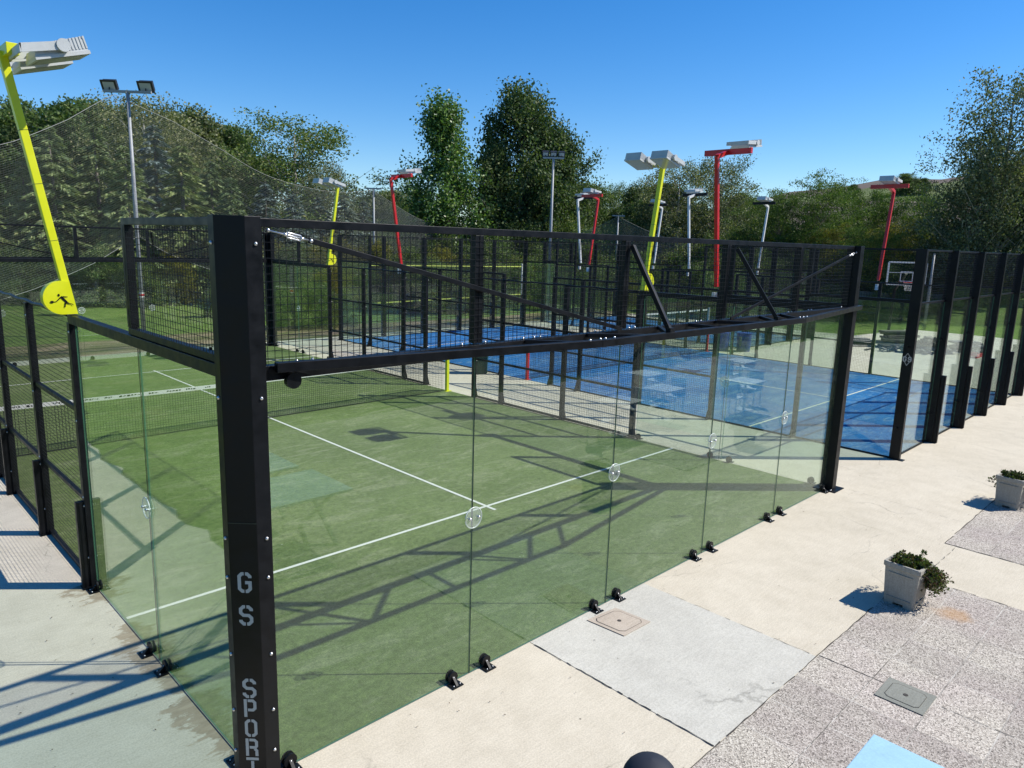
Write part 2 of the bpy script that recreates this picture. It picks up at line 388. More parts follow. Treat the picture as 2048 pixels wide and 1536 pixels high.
L['succ'] = leaf_mat('planter leaves', [(0.10, 0.055, 0.035), (0.048, 0.077, 0.026), (0.121, 0.170, 0.038), (0.240, 0.262, 0.086), (0.386, 0.309, 0.153)], .15, .35)
M['bark'] = painted('grey bark', (.13, .115, .095), .9, .35, 3)
M['palebark'] = painted('pale bark', (.30, .29, .25), .9, .3, 3)

# ================================================================== SETTING
def sheet(name, x0, x1, y0, y1, z, mt, kind='structure', sub=0):
    b = MB(); b.add([(x0,y0,z),(x1,y0,z),(x1,y1,z),(x0,y1,z)], [(0,1,2,3)])
    return tag(b.build(name, mt), kind=kind)
sheet('ground', -900, 900, -900, 900, -.03, M['ground'])
b = MB()
wr = random.Random(2); west = [(-1.5+wr.uniform(-.09,.09), 20.9-k*.35, 0) for k in range(1, 66)]
pp = [(-30,-9,0),(40,-9,0),(40,8.0,0),(34,8.6,0),(33,20.9,0),(-1.5,20.9,0)]+west+[(-30,-2.2,0)]
b.add(pp, [tuple(range(len(pp)))])
tag(b.build('pavement', M['concrete']), kind='structure')
b = MB(); b.add([(-30,20.9,-.012),(33,20.9,-.012),(33.2,24.4,-.012),(24,23.6,-.012),(10,24.9,-.012),(0,24.0,-.012),(-30,25,-.012)], [(0,1,2,3,4,5,6)])
tag(b.build('soil_strip', M['soil']), kind='structure')
b = MB(); b.add([(2.80,-2.055,.004),(4.72,-2.055,.004),(4.72,-.01,.004),(2.80,-.01,.004)], [(0,1,2,3)])
tag(b.build('grey_slab', M['greyslab']), kind='structure')
b = MB()
for x0, x1 in ((-30, 7.43), (8.9, 40)):
    b.add([(x0,-9,.004),(x1,-9,.004),(x1,-2.06,.004),(x0,-2.06,.004)], [(0,1,2,3)])
tag(b.build('aggregate_paving', M['aggregate']), kind='structure')
# dirty open joints
b = MB(); jr = random.Random(3)
def joint(p0, p1, w=.010, wob=.008, n=30, gap=.15):
    p0 = Vector((*p0, .008)); p1 = Vector((*p1, .008)); d = p1-p0; nrm = Vector((-d.y, d.x, 0)).normalized()
    pts = [p0+d*(i/n)+nrm*(jr.uniform(-wob, wob) if 0 < i < n else 0) for i in range(n+1)]
    ws = [w*jr.uniform(.25, 1.0)/2 for _ in pts]
    for i in range(n):
        if jr.random() < gap: continue
        a, c = pts[i], pts[i+1]
        b.add([a-nrm*ws[i], c-nrm*ws[i+1], c+nrm*ws[i+1], a+nrm*ws[i]], [(0,1,2,3)])
joint((2.8,-.01), (2.8,-2.05), .011, .006, 34, .12); joint((4.72,-.2), (4.72,-2.05), .007, .006, 30, .35)
joint((-6,-2.06), (7.43,-2.06), .016, .006, 130, .12); joint((8.9,-2.06), (20,-2.06), .018, .008, 90, .15)
joint((7.43,-2.07), (7.43,-6), .014, .006, 50, .15); joint((8.9,-2.07), (8.9,-6), .014, .006, 50, .15)
joint((7.43,-2.2), (8.9,-2.2), .008, .008, 20, .4)
joint((4.755,-2.07), (4.755,-2.66), .012, .003, 20, .05); joint((4.755,-3.1), (4.755,-4), .008, .003, 20, .3)
joint((2.2,-2.1), (2.2,-5), .008, .003, 30, .3); joint((10.2,-.2), (10.0,-2.05), .006, .012, 30, .45)
joint((12.9,-.3), (12.9,-2.05), .006, .006, 30, .5)
for q in range(4): joint((2.72+q*.5,-2.57), (3.22+q*.5,-2.57), .006, .003, 10, .3)
for q in range(3): joint((4.75,-2.57-.0), (5.3,-2.57), .005, .002, 10, .4)
tag(b.build('pavement_joints', M['joint']), kind='structure')

def court_floor(name, x0, x1, y0, y1, mt, lines):
    sheet(name, x0+.01, x1-.01, y0+.01, y1-.01, .004, mt)
    b = MB()
    for i, (a0, a1, c0, c1) in enumerate(lines):
        z = .008+i*.0012
        b.add([(a0,c0,z),(a1,c0,z),(a1,c1,z),(a0,c1,z)], [(0,1,2,3)])
    tag(b.build(name.replace('turf', 'lines'), M['line']), kind='structure')
w = .025
court_floor('green_turf', 0, 10, 0, 20, M['turf'], [(.02,9.98,3.05-w,3.05+w),(.02,9.98,16.95-w,16.95+w),(5-w,5+w,2.85,17.15)])
court_floor('blue_turf', 12.8, 22.8, -.1, 19.9, M['bluturf'], [(12.82,22.78,2.95-w,2.95+w),(12.82,22.78,16.85-w,16.85+w),(17.8-w,17.8+w,2.75,17.05)])
court_floor('far_blue_turf', 24.8, 30.8, 9.5, 20.5, M['bluturf'], [(24.82,30.78,10.6-w,10.6+w),(24.82,30.78,18.9-w,18.9+w),(27.8-w,27.8+w,10.4,19.1)])

# hills
def hills():
    A0, A1, NA, NR = R(-60), R(110), 90, 26; vs = []; fs = []
    kn = [(-60, 9), (-10, 10), (20, 12), (40, 14), (55, 22), (62, 31), (70, 41), (75, 47), (85, 50), (110, 52)]
    def ridge(a):
        a = math.degrees(a)
        for (a0, h0), (a1, h1) in zip(kn, kn[1:]):
            if a <= a1: k = (a-a0)/(a1-a0); return h0+(h1-h0)*max(0, k)
        return kn[-1][1]
    for i in range(NA+1):
        a = A0+(A1-A0)*i/NA
        for j in range(NR+1):
            r = 110+j*24.0; k = min(1, max(0, (r-130)/330)); s = k*k*(3-2*k)
            h = ridge(a)*s*(1+.05*math.sin(a*23)+.03*math.sin(a*51+1)) - max(0, r-500)*.05 - .2
            h += 2.2*math.sin(r*.021+a*9)*s*(1-s)*2
            vs.append((CP.x+r*math.sin(a), CP.y+r*math.cos(a), h-.4))
    for i in range(NA):
        for j in range(NR):
            q = i*(NR+1)+j; fs.append((q, q+NR+1, q+NR+2, q+1))
    b = MB(); b.add(vs, fs); tag(b.build('hills', M['hill'], smooth=True), kind='structure')
    return ridge
ridge = hills()

# ================================================================== wire mesh
def wires(b, o, U, V, lu, lv, sp=.05, t=.0033, n=None):
    """rectangular welded wire mesh from corner o along unit vectors U,V"""
    o = Vector(o); U = Vector(U); V = Vector(V)
    nu = max(1, round(lu/sp)); nv = max(1, round(lv/sp)); N = U.cross(V)
    for i in range(1, nu):
        p = o+U*(lu*i/nu); b.bar(p, p+V*lv, t, t, N)
    for j in range(1, nv):
        p = o+V*(lv*j/nv)+N*(t*1.02); b.bar(p, p+U*lu, t, t, N)
    return b

def bolts(root, pts, r=.012, name='bolt'):
    for q in pts:
        b = MB(); b.sphere(q, r, 8); b.build(name, M['bolt'], root, smooth=True)

# ================================================================== lettering (stencil glyphs)
GLY = {
 'O': [[(.29,.92),(.20,.92),(.08,.80),(.08,.20),(.20,.08),(.29,.08)], [(.35,.92),(.44,.92),(.56,.80),(.56,.20),(.44,.08),(.35,.08)]],
 'G': [[(.29,.92),(.20,.92),(.08,.80),(.08,.20),(.20,.08),(.29,.08)], [(.35,.92),(.44,.92),(.56,.80),(.56,.72)], [(.35,.08),(.44,.08),(.56,.20),(.56,.50),(.34,.50)]],
 'S': [[(.29,.92),(.20,.92),(.08,.80),(.08,.62),(.20,.50),(.44,.50),(.56,.38),(.56,.20),(.44,.08),(.35,.08)], [(.35,.92),(.44,.92),(.56,.80),(.56,.72)], [(.29,.08),(.20,.08),(.08,.20),(.08,.28)]],
 'P': [[(.08,1),(.08,0)], [(.20,.92),(.46,.92),(.56,.82),(.56,.50),(.46,.40),(.20,.40)]],
 'R': [[(.08,1),(.08,0)], [(.20,.92),(.46,.92),(.56,.82),(.56,.58),(.50,.50),(.20,.50)], [(.46,.42),(.56,.32),(.56,0)]],
 'T': [[(0,.92),(.64,.92)], [(.32,.80),(.32,0)]],
}
def ribbon(b, pts, wd, X, Y, O, lift):
    """mitred flat stroke with a little thickness"""
    n = len(pts); P = [Vector((p[0], p[1])) for p in pts]; Lf = []; Rt = []
    for i in range(n):
        if i == 0: d = (P[1]-P[0]).normalized(); nn = Vector((-d.y, d.x)); k = 1
        elif i == n-1: d = (P[-1]-P[-2]).normalized(); nn = Vector((-d.y, d.x)); k = 1
        else:
            d0 = (P[i]-P[i-1]).normalized(); d1 = (P[i+1]-P[i]).normalized()
            nn = (Vector((-d0.y, d0.x))+Vector((-d1.y, d1.x))).normalized(); k = 1/max(.3, nn.dot(Vector((-d0.y, d0.x))))
        Lf.append(P[i]+nn*(wd/2*k)); Rt.append(P[i]-nn*(wd/2*k))
    w3 = lambda q: O+X*q.x+Y*q.y+lift
    for i in range(n-1):
        b.add([w3(Rt[i]), w3(Rt[i+1]), w3(Lf[i+1]), w3(Lf[i])], [(0,1,2,3)])
def glyph(b, ch, O, X, Y, h, lift, wd=.155):
    for i, s in enumerate(GLY[ch]):
        ribbon(b, [(x*h, y*h) for x, y in s], wd*h, X, Y, O, lift*(1+.15*i))

# ================================================================== floodlight head
def floodlight(root, c, ax, tilt, L_=.62, Wd=.42, name='floodlight', H='housing', yoke_side=-1):
    """c centre of the head, ax = horizontal unit vector along which the light is thrown"""
    c = Vector(c); A = Vector(ax).normalized(); Z = Vector((0,0,1)); S = Z.cross(A)
    def fr(x, y, z):  # local: x along throw, y side, z up, tilted about side axis
        x2 = x*math.cos(tilt)+z*math.sin(tilt); z2 = -x*math.sin(tilt)+z*math.cos(tilt)
        return c+A*x2+S*y+Z*z2
    l, wd = L_/2, Wd/2
    b = MB()
    prof = [(-l, -.02), (-l+.03, .05), (-l*.3, .088), (l*.75, .10), (l*.93, .075), (l, -.02)]
    vs = [fr(x, -wd*.93, z) for x, z in prof]+[fr(x, wd*.93, z) for x, z in prof]; n = len(prof)
    b.add(vs, [tuple(range(n)), tuple(range(2*n-1, n-1, -1))]+[(i, i+n, (i+1) % n+n, (i+1) % n) for i in range(n-1)])
    # cooling ribs
    for k in range(13):
        x = -l*.62+k*(L_*.78/12)
        zt = .092+.015*(x/l)
        b.add([fr(x, -wd*.96, .0), fr(x+.014, -wd*.96, .0), fr(x+.014, wd*.96, .0), fr(x, wd*.96, .0),
               fr(x, -wd*.96, zt), fr(x+.014, -wd*.96, zt), fr(x+.014, wd*.96, zt), fr(x, wd*.96, zt)],
              [(0,3,2,1),(4,5,6,7),(0,1,5,4),(1,2,6,5),(2,3,7,6),(3,0,4,7)])
    # rim
    rim = [(-l*1.02, -wd), (l*1.03, -wd), (l*1.03, wd), (-l*1.02, wd)]
    b.add([fr(x, y, -.05) for x, y in rim]+[fr(x, y, -.018) for x, y in rim], [(4,5,6,7),(0,1,5,4),(1,2,6,5),(2,3,7,6),(3,0,4,7),(0,3,2,1)])
    hd = b.build(name, M[H], root)
    g = MB(); g.add([fr(-l*.9, -wd*.88, -.053), fr(l*.9, -wd*.88, -.053), fr(l*.9, wd*.88, -.053), fr(-l*.9, wd*.88, -.053)], [(0,3,2,1)])
    g.build('lens', M['lens'], hd)
    y = MB()
    for s in (-1, 1):
        p0 = fr(-l-.10, s*(wd+.03), .06); p1 = fr(.02, s*(wd+.03), .04)
        y.bar(p0, p1, .012, .075, Z)
        y.tube([fr(.02, s*(wd-.0), .04), fr(.02, s*(wd+.05), .04)], .058, 14)
    y.bar(fr(-l-.10, -wd-.036, .06), fr(-l-.10, wd+.036, .06), .012, .075, Z)
    y.build('yoke', M[H], hd)
    return hd

# ================================================================== yellow lamp posts
def yellow_lamp(x, y, out, label):
    """out=-1: leans to -X (left side of the court), +1: to +X; light is thrown to the court"""
    r = thing('floodlight_post', label, 'floodlight', (x, y, 3.035), 0, 'yellow floodlight posts of the green court')
    base = Vector((x, y, 3.04)); top = Vector((x+out*.40, y, 5.50))
    d = (top-base).normalized(); sd = Vector((0,1,0)); X = d.cross(sd)
    b = MB(); b.bar(base+d*.02, top, .085, .07, (1,0,0))
    p = b.build('pole', M['yellow'], r, bevel=.004)
    for k in (.30, .52, .72): s = MB(); q = base.lerp(top, k); s.bar(q, q+d*.004, .0875, .0725, (1,0,0)); s.build('seam', M['seal'], p)
    # D shaped plate, flat edge towards the court, standing in the XZ plane
    cx, cz, rr = x+out*.095, 3.212, .170; y0, y1 = y-.055, y+.055
    pts = [(x-out*.035, 3.042), (x+out*.022, 3.385)]
    N = 26
    for i in range(N+1):
        a = math.pi/2+math.pi*1.0*i/N*1.0
        a = R(70)+R(200)*i/N
        pts.append((cx-out*rr*math.cos(a)*-1*1.0 if False else cx+out*rr*(-math.cos(a)), cz+rr*math.sin(a)))
    pts = [q for q in pts if q[1] > 3.041]
    pts.append((x+out*.04, 3.042))
    P = [(a, y0, c_) for a, c_ in pts]
    b = MB(); b.prism(P, (0, y1-y0, 0)); pl = b.build('base_plate', M['yellow'], r)
    # dark figure of a player with a racket, on the face
    f = MB(); yy = y0-.003; C = lambda a, c_: (cx+.01+a*.8, yy, cz-.02+c_*.9)
    def limb(p, q, w0, w1, k=0):
        p = Vector(C(*p)); q = Vector(C(*q)); dd = (q-p).normalized(); n = Vector((-dd.z, 0, dd.x)); o_ = Vector((0, -.0004*k, 0))
        f.add([p-n*w0+o_, q-n*w1+o_, q+n*w1+o_, p+n*w0+o_], [(0,1,2,3)])
    def blob(p, r0, r1, k=0):
        f.add([Vector(C(p[0]+r0*math.cos(t*math.pi/5), p[1]+r1*math.sin(t*math.pi/5)))+Vector((0, -.0004*k, 0)) for t in range(10)], [tuple(range(10))])
    limb((-.03,.035), (.03,-.03), .012, .011, 1); blob((-.052,.052), .013, .015, 2)
    limb((-.03,.03), (-.062,.0), .006, .005, 3); limb((-.062,.0), (-.085,-.02), .005, .004, 4); limb((-.085,-.02), (-.112,-.022), .003, .003, 5)
    blob((-.132,-.022), .022, .014, 6)
    limb((-.01,.035), (.045,.03), .005, .003, 7); limb((.028,-.03), (.055,-.045), .008, .006, 8); limb((.055,-.045), (.09,-.052), .005, .004, 9)
    limb((.022,-.025), (.012,-.055), .008, .006, 10); limb((.012,-.055), (.005,-.085), .005, .005, 11); limb((.09,-.052), (.10,-.065), .004, .004, 12)
    f.build('player_emblem', M['black'], pl)
    # cross arm and the two heads
    a = MB(); a.bar(top+Vector((-out*.05, -.22, .0)), top+Vector((-out*.05, .22, .0)), .10, .10)
    a.build('cross_arm', M['yellow'], r, bevel=.004)
    for s_ in (-1, 1):
        floodlight(r, top+Vector((-out*.38, s_*.30, .0)), (-out, 0, 0), R(-17), .46, .38)
    return r
yellow_lamp(0, 4, -1, 'yellow floodlight post at the left edge of the photo, nearest and largest of the lamps')
yellow_lamp(10, 4, 1, 'tall yellow twin-headed floodlight post just left of the tallest red one')
yellow_lamp(10, 16, 1, 'small far yellow floodlight post near the far right corner of the green court')
yellow_lamp(0, 16, -1, 'yellow floodlight post at the far left corner of the green court, outside the photo')

# ================================================================== red and white lamp posts
def arm_lamp(x, y, out, label, m1, arm, group, top=5.83, lean=.42, hy=-.12, tilt=R(-8)):
    r = thing('floodlight_post', label, 'floodlight', (x, y, 3.03), 0, group)
    base = Vector((x, y, 3.05)); tp = Vector((x+out*lean, y, top))
    b = MB(); b.bar(base, tp, .082, .082, (1,0,0)); b.build('pole', M[m1], r, bevel=.004)
    b = MB(); e = Vector((x-out*.02, y, top+.14)); b.bar(tp, e, .09, .09); b.build('arm', M[m1], r)
    b = MB(); b.bar(e+Vector((0, -.56, 0)), e+Vector((0, .56, 0)), .08, .12); b.build('cross_arm', M[arm], r, bevel=.004)
    b = MB(); b.bar(base+Vector((-.09, -.02, -.30)), base+Vector((-.09, -.02, -.12)), .10, .08); b.build('junction_box', M['white_paint'], r)
    floodlight(r, e+Vector((-out*.22, hy, .14)), (-out, 0, 0), tilt, .56, .44)
    return r
g_ = 'red floodlight posts of the blue court'
arm_lamp(12.8, 4, -1, 'tallest red floodlight post, close to the two-headed yellow post', 'red', 'red', g_, hy=-.3)
arm_lamp(12.8, 16, -1, 'far red floodlight post left of the two tall trees, its arm bent to the right', 'red', 'red', g_, hy=-.2)
arm_lamp(22.8, 16, 1, 'small far red floodlight post standing right beside a white one', 'red', 'red', g_)
arm_lamp(22.8, 4, 1, 'red floodlight post on the right, rising above the basketball backboard', 'red', 'red', g_, hy=-.05)
g_ = 'white floodlight posts of the far blue court'
for (x, y, o_, lb) in ((24.6, 18, -1, 'white floodlight post close beside the small red one'), (24.6, 12.1, -1, 'white floodlight post between the yellow and the tallest red post'),
                       (30.6, 18, 1, 'white floodlight post mostly hidden behind the tall yellow post'), (30.6, 12.1, 1, 'white floodlight post standing alone against the trees right of the tallest red post')):
    arm_lamp(x, y, o_, lb, 'white_paint', 'black', g_, top=5.9, hy=.15 if o_ < 0 else -.1)

# ================================================================== padel court enclosure
def glass_panel(root, a, b_, z0, z1, edge='glass_edge'):
    a = Vector((a[0], a[1], 0)); c = Vector((b_[0], b_[1], 0)); d = (c-a).normalized(); n = Vector((-d.y, d.x, 0))*.006
    a = a+d*.004; c = c-d*.004
    z0v, z1v = Vector((0,0,z0)), Vector((0,0,z1)); m_ = MB()
    v = [a-n+z0v, c-n+z0v, c+n+z0v, a+n+z0v, a-n+z1v, c-n+z1v, c+n+z1v, a+n+z1v]
    m_.add(v, [(0,1,5,4),(2,3,7,6)], 0); m_.add(v, [(0,3,2,1),(4,5,6,7),(1,2,6,5),(3,0,4,7)], 1)
    return m_.build('glass_panel', [M['glass'], M[edge]], root)
def seal(root, x, y, z0, z1, dx, dy):
    b = MB(); b.bar((x, y, z0), (x, y, z1), .006+.001*abs(dx), .006+.001*abs(dy), (0,1,0)); b.build('joint_seal', M['seal'], root)
def clip(root, x, y, z, axis):
    b = MB(); N = 28; rr = .095; U = Vector((1,0,0)) if axis == 'x' else Vector((0,1,0)); Z = Vector((0,0,1))
    n = Vector((0,-1,0)) if axis == 'x' else Vector((-1,0,0)); c = Vector((x,y,z))+n*.022
    P = [c+U*(rr*math.cos(2*math.pi*i/N))+Z*(rr*math.sin(2*math.pi*i/N)) for i in range(N)]
    b.prism(P, n*.008, 0)
    o = b.build('glass_clip', M['clear'], root)
    t = MB(); t.tube(P+[P[0]], .0045, 6, caps=False); t.build('rim', M['rim'], o, smooth=True)
    t = MB()
    for s in (-1, 1): t.sphere(c+U*(s*.05)+n*.015, .014, 8); t.bar(c+U*(s*.05)-n*.02, c+U*(s*.05)+n*.02, .012, .012)
    t.build('bolt', M['bolt'], o, smooth=True)
def bracket(root, x, y, axis, sg=-1):
    """black foot clamp holding the bottom of the glass; axis = along wall"""
    U = Vector((1,0,0)) if axis == 'x' else Vector((0,1,0)); n = Vector((0,sg,0)) if axis == 'x' else Vector((sg,0,0))
    c = Vector((x, y, 0)); Z = Vector((0,0,1)); b = MB(); N = 18
    P = [c+n*.012+U*(.052*math.cos(2*math.pi*i/N))+Z*(.062+.055*math.sin(2*math.pi*i/N)) for i in range(N)]
    b.prism(P, n*.018)
    P = [c-n*.012+U*(.052*math.cos(2*math.pi*i/N))+Z*(.062+.055*math.sin(2*math.pi*i/N)) for i in range(N)]
    b.prism(P, -n*.012)
    b.prism([c+n*.014-U*.06+Z*.004, c+n*.105-U*.06+Z*.004, c+n*.105+U*.06+Z*.004, c+n*.014+U*.06+Z*.004], Z*.008)
    b.prism([c+n*.03-U*.012+Z*.012, c+n*.09-U*.012+Z*.012, c+n*.03-U*.012+Z*.075], U*.024)
    o = b.build('floor_clamp', M['black'], root)
    for q_ in (c+n*.034+Z*.062, c+n*.08-U*.035+Z*.016, c+n*.08+U*.035+Z*.016): t = MB(); t.sphere(q_, .008, 8); t.build('bolt', M['bolt'], o, smooth=True)
def beam(root, name, a, b_, w_, h_, **k):
    m_ = MB(); m_.bar(a, b_, w_, h_, **k); return m_.build(name, M['black'], root, bevel=.003)
def turnbuckle(root, a, b_):
    a = Vector(a); c = Vector(b_); d = (c-a).normalized(); s = d.cross(Vector((0,1,0))).normalized(); m_ = MB()
    m_.tube([a, c], .006, 8); p, q = a.lerp(c, .38), a.lerp(c, .80)
    for k in (-1, 1): m_.tube([p, p+d*.02+s*(k*.016), q-d*.02+s*(k*.016), q], .006, 6)
    m_.sphere(a, .014, 8); m_.sphere(c, .016, 8)
    m_.tube([p-d*.01, p+d*.02], .012, 8); m_.tube([q-d*.02, q+d*.01], .012, 8)
    return m_.build('turnbuckle', M['bolt'], root, smooth=True)

def end_wall(root, x0, x1, y, sg, near=True):
    """panoramic end wall of the green court at Y=y; sg=-1 when the outside is towards -Y"""
    for i in range(5):
        glass_panel(root, (x0+2*i+(.02 if i == 0 else 0), y), (x0+2*i+2-(.02 if i == 4 else 0), y), .012, 2.95)
    for i in range(1, 5): seal(root, x0+2*i, y, .012, 2.95, 1, 1)
    for i in range(1, 5):
        clip(root, x0+2*i, y, 1.52, 'x')
        for s in (-.21, .19): bracket(root, x0+2*i+s, y, 'x', sg)
    bracket(root, x0+.22, y, 'x', sg); bracket(root, x1-.26, y, 'x', sg)
    # lower chord, upper rail, uprights, mesh
    beam(root, 'lower_beam', (x0+.09, y, 3.0), (x1-.05, y, 3.0), .075, .10)
    beam(root, 'top_rail', (x0+.09, y, 3.972), (x1-.05, y, 3.972), .05, .055)
    for X in (2, 4, 6, 8):
        m_ = MB(); m_.box(x0+X-.045, x0+X+.045, y-.033, y+.036, 3.063, 3.943); m_.build('upright', M['black'], root, bevel=.003)
    for X in (x0+.12, x1-.12):
        m_ = MB(); m_.box(X-.028, X+.028, y-.02, y+.02, 3.052, 3.943); m_.build('upright', M['black'], root)
    m_ = MB(); wires(m_, (x0+.1, y-.038*sg*-1, 3.05), (1,0,0), (0,0,1), x1-x0-.2, .90); m_.build('wire_mesh', M['black2'], root)
    # outer chord of the truss, bowed outwards
    ch = [(x0+.18, y+sg*.085), (x0+3.0, y+sg*.53), (x0+7.0, y+sg*.58), (x1+.10, y+sg*.13)]
    for (p, q) in zip(ch, ch[1:]):
        beam(root, 'outer_chord', (p[0], p[1], 3.045), (q[0]+.002, q[1], 3.045), .065, .065)
    for (a, c) in (((2.55, .05), (2.95, .49)), ((3.40, .05), (3.98, .51)), ((4.12, .51), (4.62, .05)), ((5.20, .05), (5.20, .52)), ((5.78, .05), (6.28, .54)), ((6.42, .54), (6.92, .05)), ((7.06, .54), (7.5, .05))):
        beam(root, 'truss_brace', (x0+a[0], y+sg*a[1], 3.036), (x0+c[0], y+sg*c[1], 3.036), .04, .04)
    for X, Xo in ((4.03, 4.07), (6.14, 6.35)):
        beam(root, 'strut', (x0+X, y+sg*.06, 3.90), (x0+Xo, y+sg*.54, 3.09), .045, .045)
        m_ = MB(); m_.box(x0+Xo-.04, x0+Xo+.04, y+sg*.545-.028, y+sg*.545+.028, 3.079, 3.12); m_.build('strut_foot', M['black'], root)
    for (a, c, t0, t1) in (((.17, 3.925), (.47, 3.865), (.45, 3.87), (3.93, 3.065)), ((9.86, 3.90), (9.60, 3.85), (9.62, 3.855), (6.12, 3.06))):
        turnbuckle(root, (x0+a[0], y+sg*.06, a[1]), (x0+c[0], y+sg*.06, c[1]))
        beam(root, 'tension_bar', (x0+t0[0], y+sg*.06, t0[1]), (x0+t1[0], y+sg*.06, t1[1]), .012, .038)
    if near:
        bo = []
        for X in (.38, .50, 1.86, 1.95, 2.12, 2.58, 2.72, 2.80, 3.60, 3.72, 4.15, 4.25, 5.45, 5.55, 6.4, 6.5, 7.85, 7.95, 8.5, 8.6, 9.7): bo.append((x0+X, y+.012, 3.056))
        for X in (2.86, 3.0, 3.07, 3.2, 6.9, 7.0, 7.1): bo.append((x0+X, y+sg*(.53 if X < 5 else .575), 3.082))
        bolts(root, bo, .013)
        m_ = MB(); m_.tube([(x0+.30, y+sg*.06, 2.945), (x0+.30, y+sg*.10, 2.945)], .055, 18); m_.build('end_disc', M['black'], root)

def side_wall(root, x, y0, sg, ln=20.0, near=True):
    """side wall at X=x; sg=-1: outside towards -X"""
    ys = lambda d, e: y0+d if e == 0 else y0+ln-d
    for e in (0, 1):
        for i in range(2):
            a, c = sorted((ys(2*i+(.02 if i == 0 else 0), e), ys(2*i+2-(.05 if i == 1 else 0), e)))
            glass_panel(root, (x, a), (x, c), .012, 2.93)
        seal(root, x, ys(2.05, e), .012, 2.93, 1, 1); clip(root, x, ys(2.05, e), 1.5, 'y')
        for d in (.3, 1.84, 2.24, 3.9): bracket(root, x, ys(d, e), 'y', sg)
        a, c = sorted((ys(.1, e), ys(4.06, e)))
        beam(root, 'side_beam', (x, a, 2.985), (x, c, 2.985), .085, .09)
        a, c = sorted((ys(.1, e), ys(2.16, e)))
        beam(root, 'lower_rail', (x, a, 3.062), (x, c, 3.062), .06, .055); beam(root, 'top_rail', (x, a, 3.972), (x, c, 3.972), .06, .055)
        m_ = MB(); m_.box(x-.03, x+.03, ys(2.12, e)-.05, ys(2.12, e)+.05, 3.092, 3.944); m_.build('upright', M['black'], root, bevel=.003)
        m_ = MB(); wires(m_, (x+.034*sg, a, 3.09), (0,1,0), (0,0,1), c-a, .85); m_.build('wire_mesh', M['black2'], root)
    seg = [(4.06, 6), (6, 8), (8, 9)]
    for e in (0, 1):
        for d in (4.06, 6, 8, 9):
            yy = ys(d, e); m_ = MB(); m_.box(x-.045, x+.035, yy-.05, yy+.05, .012, 2.94 if d < 5 else 3.0)
            p = m_.build('post', M['black'], root, bevel=.003)
            m_ = MB()
            if sg < 0: m_.box(x-.125, x-.047, yy-.03, yy+.03, .012, 1.0)
            else: m_.prism([(x+.037, yy-.02, .012), (x+.12, yy-.02, .012), (x+.06, yy-.02, .27), (x+.037, yy-.02, .27)], (0, .04, 0))
            m_.build('stiffener', M['black'], p)
            m_ = MB(); m_.box(x-.13 if sg < 0 else x-.06, x+.06 if sg < 0 else x+.14, yy-.07, yy+.07, .002, .012); m_.build('foot_plate', M['black'], p)
            for z in (.35, .95, 1.05, 1.9, 2.85):
                m_ = MB(); m_.sphere((x+sg*.045, yy-.03, z), .012, 8); m_.build('bolt', M['bolt'], p, smooth=True)
        for (d0, d1) in seg:
            a, c = sorted((ys(d0, e), ys(d1, e))); a += .05; c -= .05
            for z in (.04, 1.0, 2.0): beam(root, 'mesh_rail', (x, a, z), (x, c, z), .045, .05)
            m_ = MB(); wires(m_, (x+.018*sg, a, .05), (0,1,0), (0,0,1), c-a, 2.93); m_.build('wire_mesh', M['black2'], root)
        a, c = sorted((ys(4.1, e), ys(9.05, e)))
        m_ = MB(); N = 12
        m_.tube([(x, a+(c-a)*i/N, 3.01+(.012 if i % 2 else -.006)) for i in range(N+1)], .02, 8); m_.build('capping_tube', M['black'], root, smooth=True)

def corner_post_plain(root, x, y, sx, sy, zt=4.0):
    m_ = MB(); a, c = .115, .10
    P = [(0, 0), (0, -a), (-.012, -a), (-.145, .02), (-.145, .10), (0, .10)]
    P = [(.135, .02), (.135, -.12), (-.01, -.12), (-.146, .016), (-.146, .14), (0, .14), (0, .02)]
    m_.prism([(x-sx*px*-1, y+sy*py*-1, .012) for px, py in P], (0, 0, zt-.012))
    p = m_.build('corner_post', M['black'], root, bevel=.003)
    m_ = MB(); m_.box(x-.19, x+.19, y-.19, y+.19, .001, .012); m_.build('foot_plate', M['black'], p)
    for (dx, dy) in ((.15, -.02), (.15, -.12), (-.15, .1)): m_ = MB(); m_.sphere((x+sx*dx*-1, y-dy*sy*-1, .02), .014, 8); m_.build('bolt', M['bolt'], p, smooth=True)
    return p

gc = thing('court_enclosure', 'black steel and glass enclosure around the green court in the foreground', 'padel court', (0, 0, 0), 0)
end_wall(gc, 0, 10, 0, -1); end_wall(gc, 0, 10, 20, 1, False)
side_wall(gc, 0, 0, -1); side_wall(gc, 10, 0, 1)
# near corner post with bevelled lettered face
P = [(.095, -.030), (.095, -.122), (-.010, -.122), (-.146, .014), (-.146, .10), (-.02, .10), (-.02, -.02)]
m_ = MB(); m_.prism([(a, c, .012) for a, c in P], (0, 0, 3.995)); cp_ = m_.build('corner_post', M['black'], gc, bevel=.003)
m_ = MB(); m_.box(-.2, .2, -.2, .2, .001, .012); m_.build('foot_plate', M['black'], cp_)
for z in (.30, .62, 1.05, 1.62, 1.9, 2.86, 3.84):
    for q_ in ((.055, -.124, z), (-.148, .055, z)): m_ = MB(); m_.sphere(q_, .013, 8); m_.build('bolt', M['bolt'], cp_, smooth=True)
m_ = MB(); Xd = Vector((1,-1,0)).normalized(); nd = Vector((-1,-1,0)).normalized(); fc = Vector((-.078, -.054, 0))
m_.bar(fc+nd*.001-Xd*.094+Vector((0,0,2.02)), fc+nd*.001+Xd*.094+Vector((0,0,2.02)), .003, .006); m_.build('seam', M['seal'], cp_)
Z3 = Vector((0,0,1))
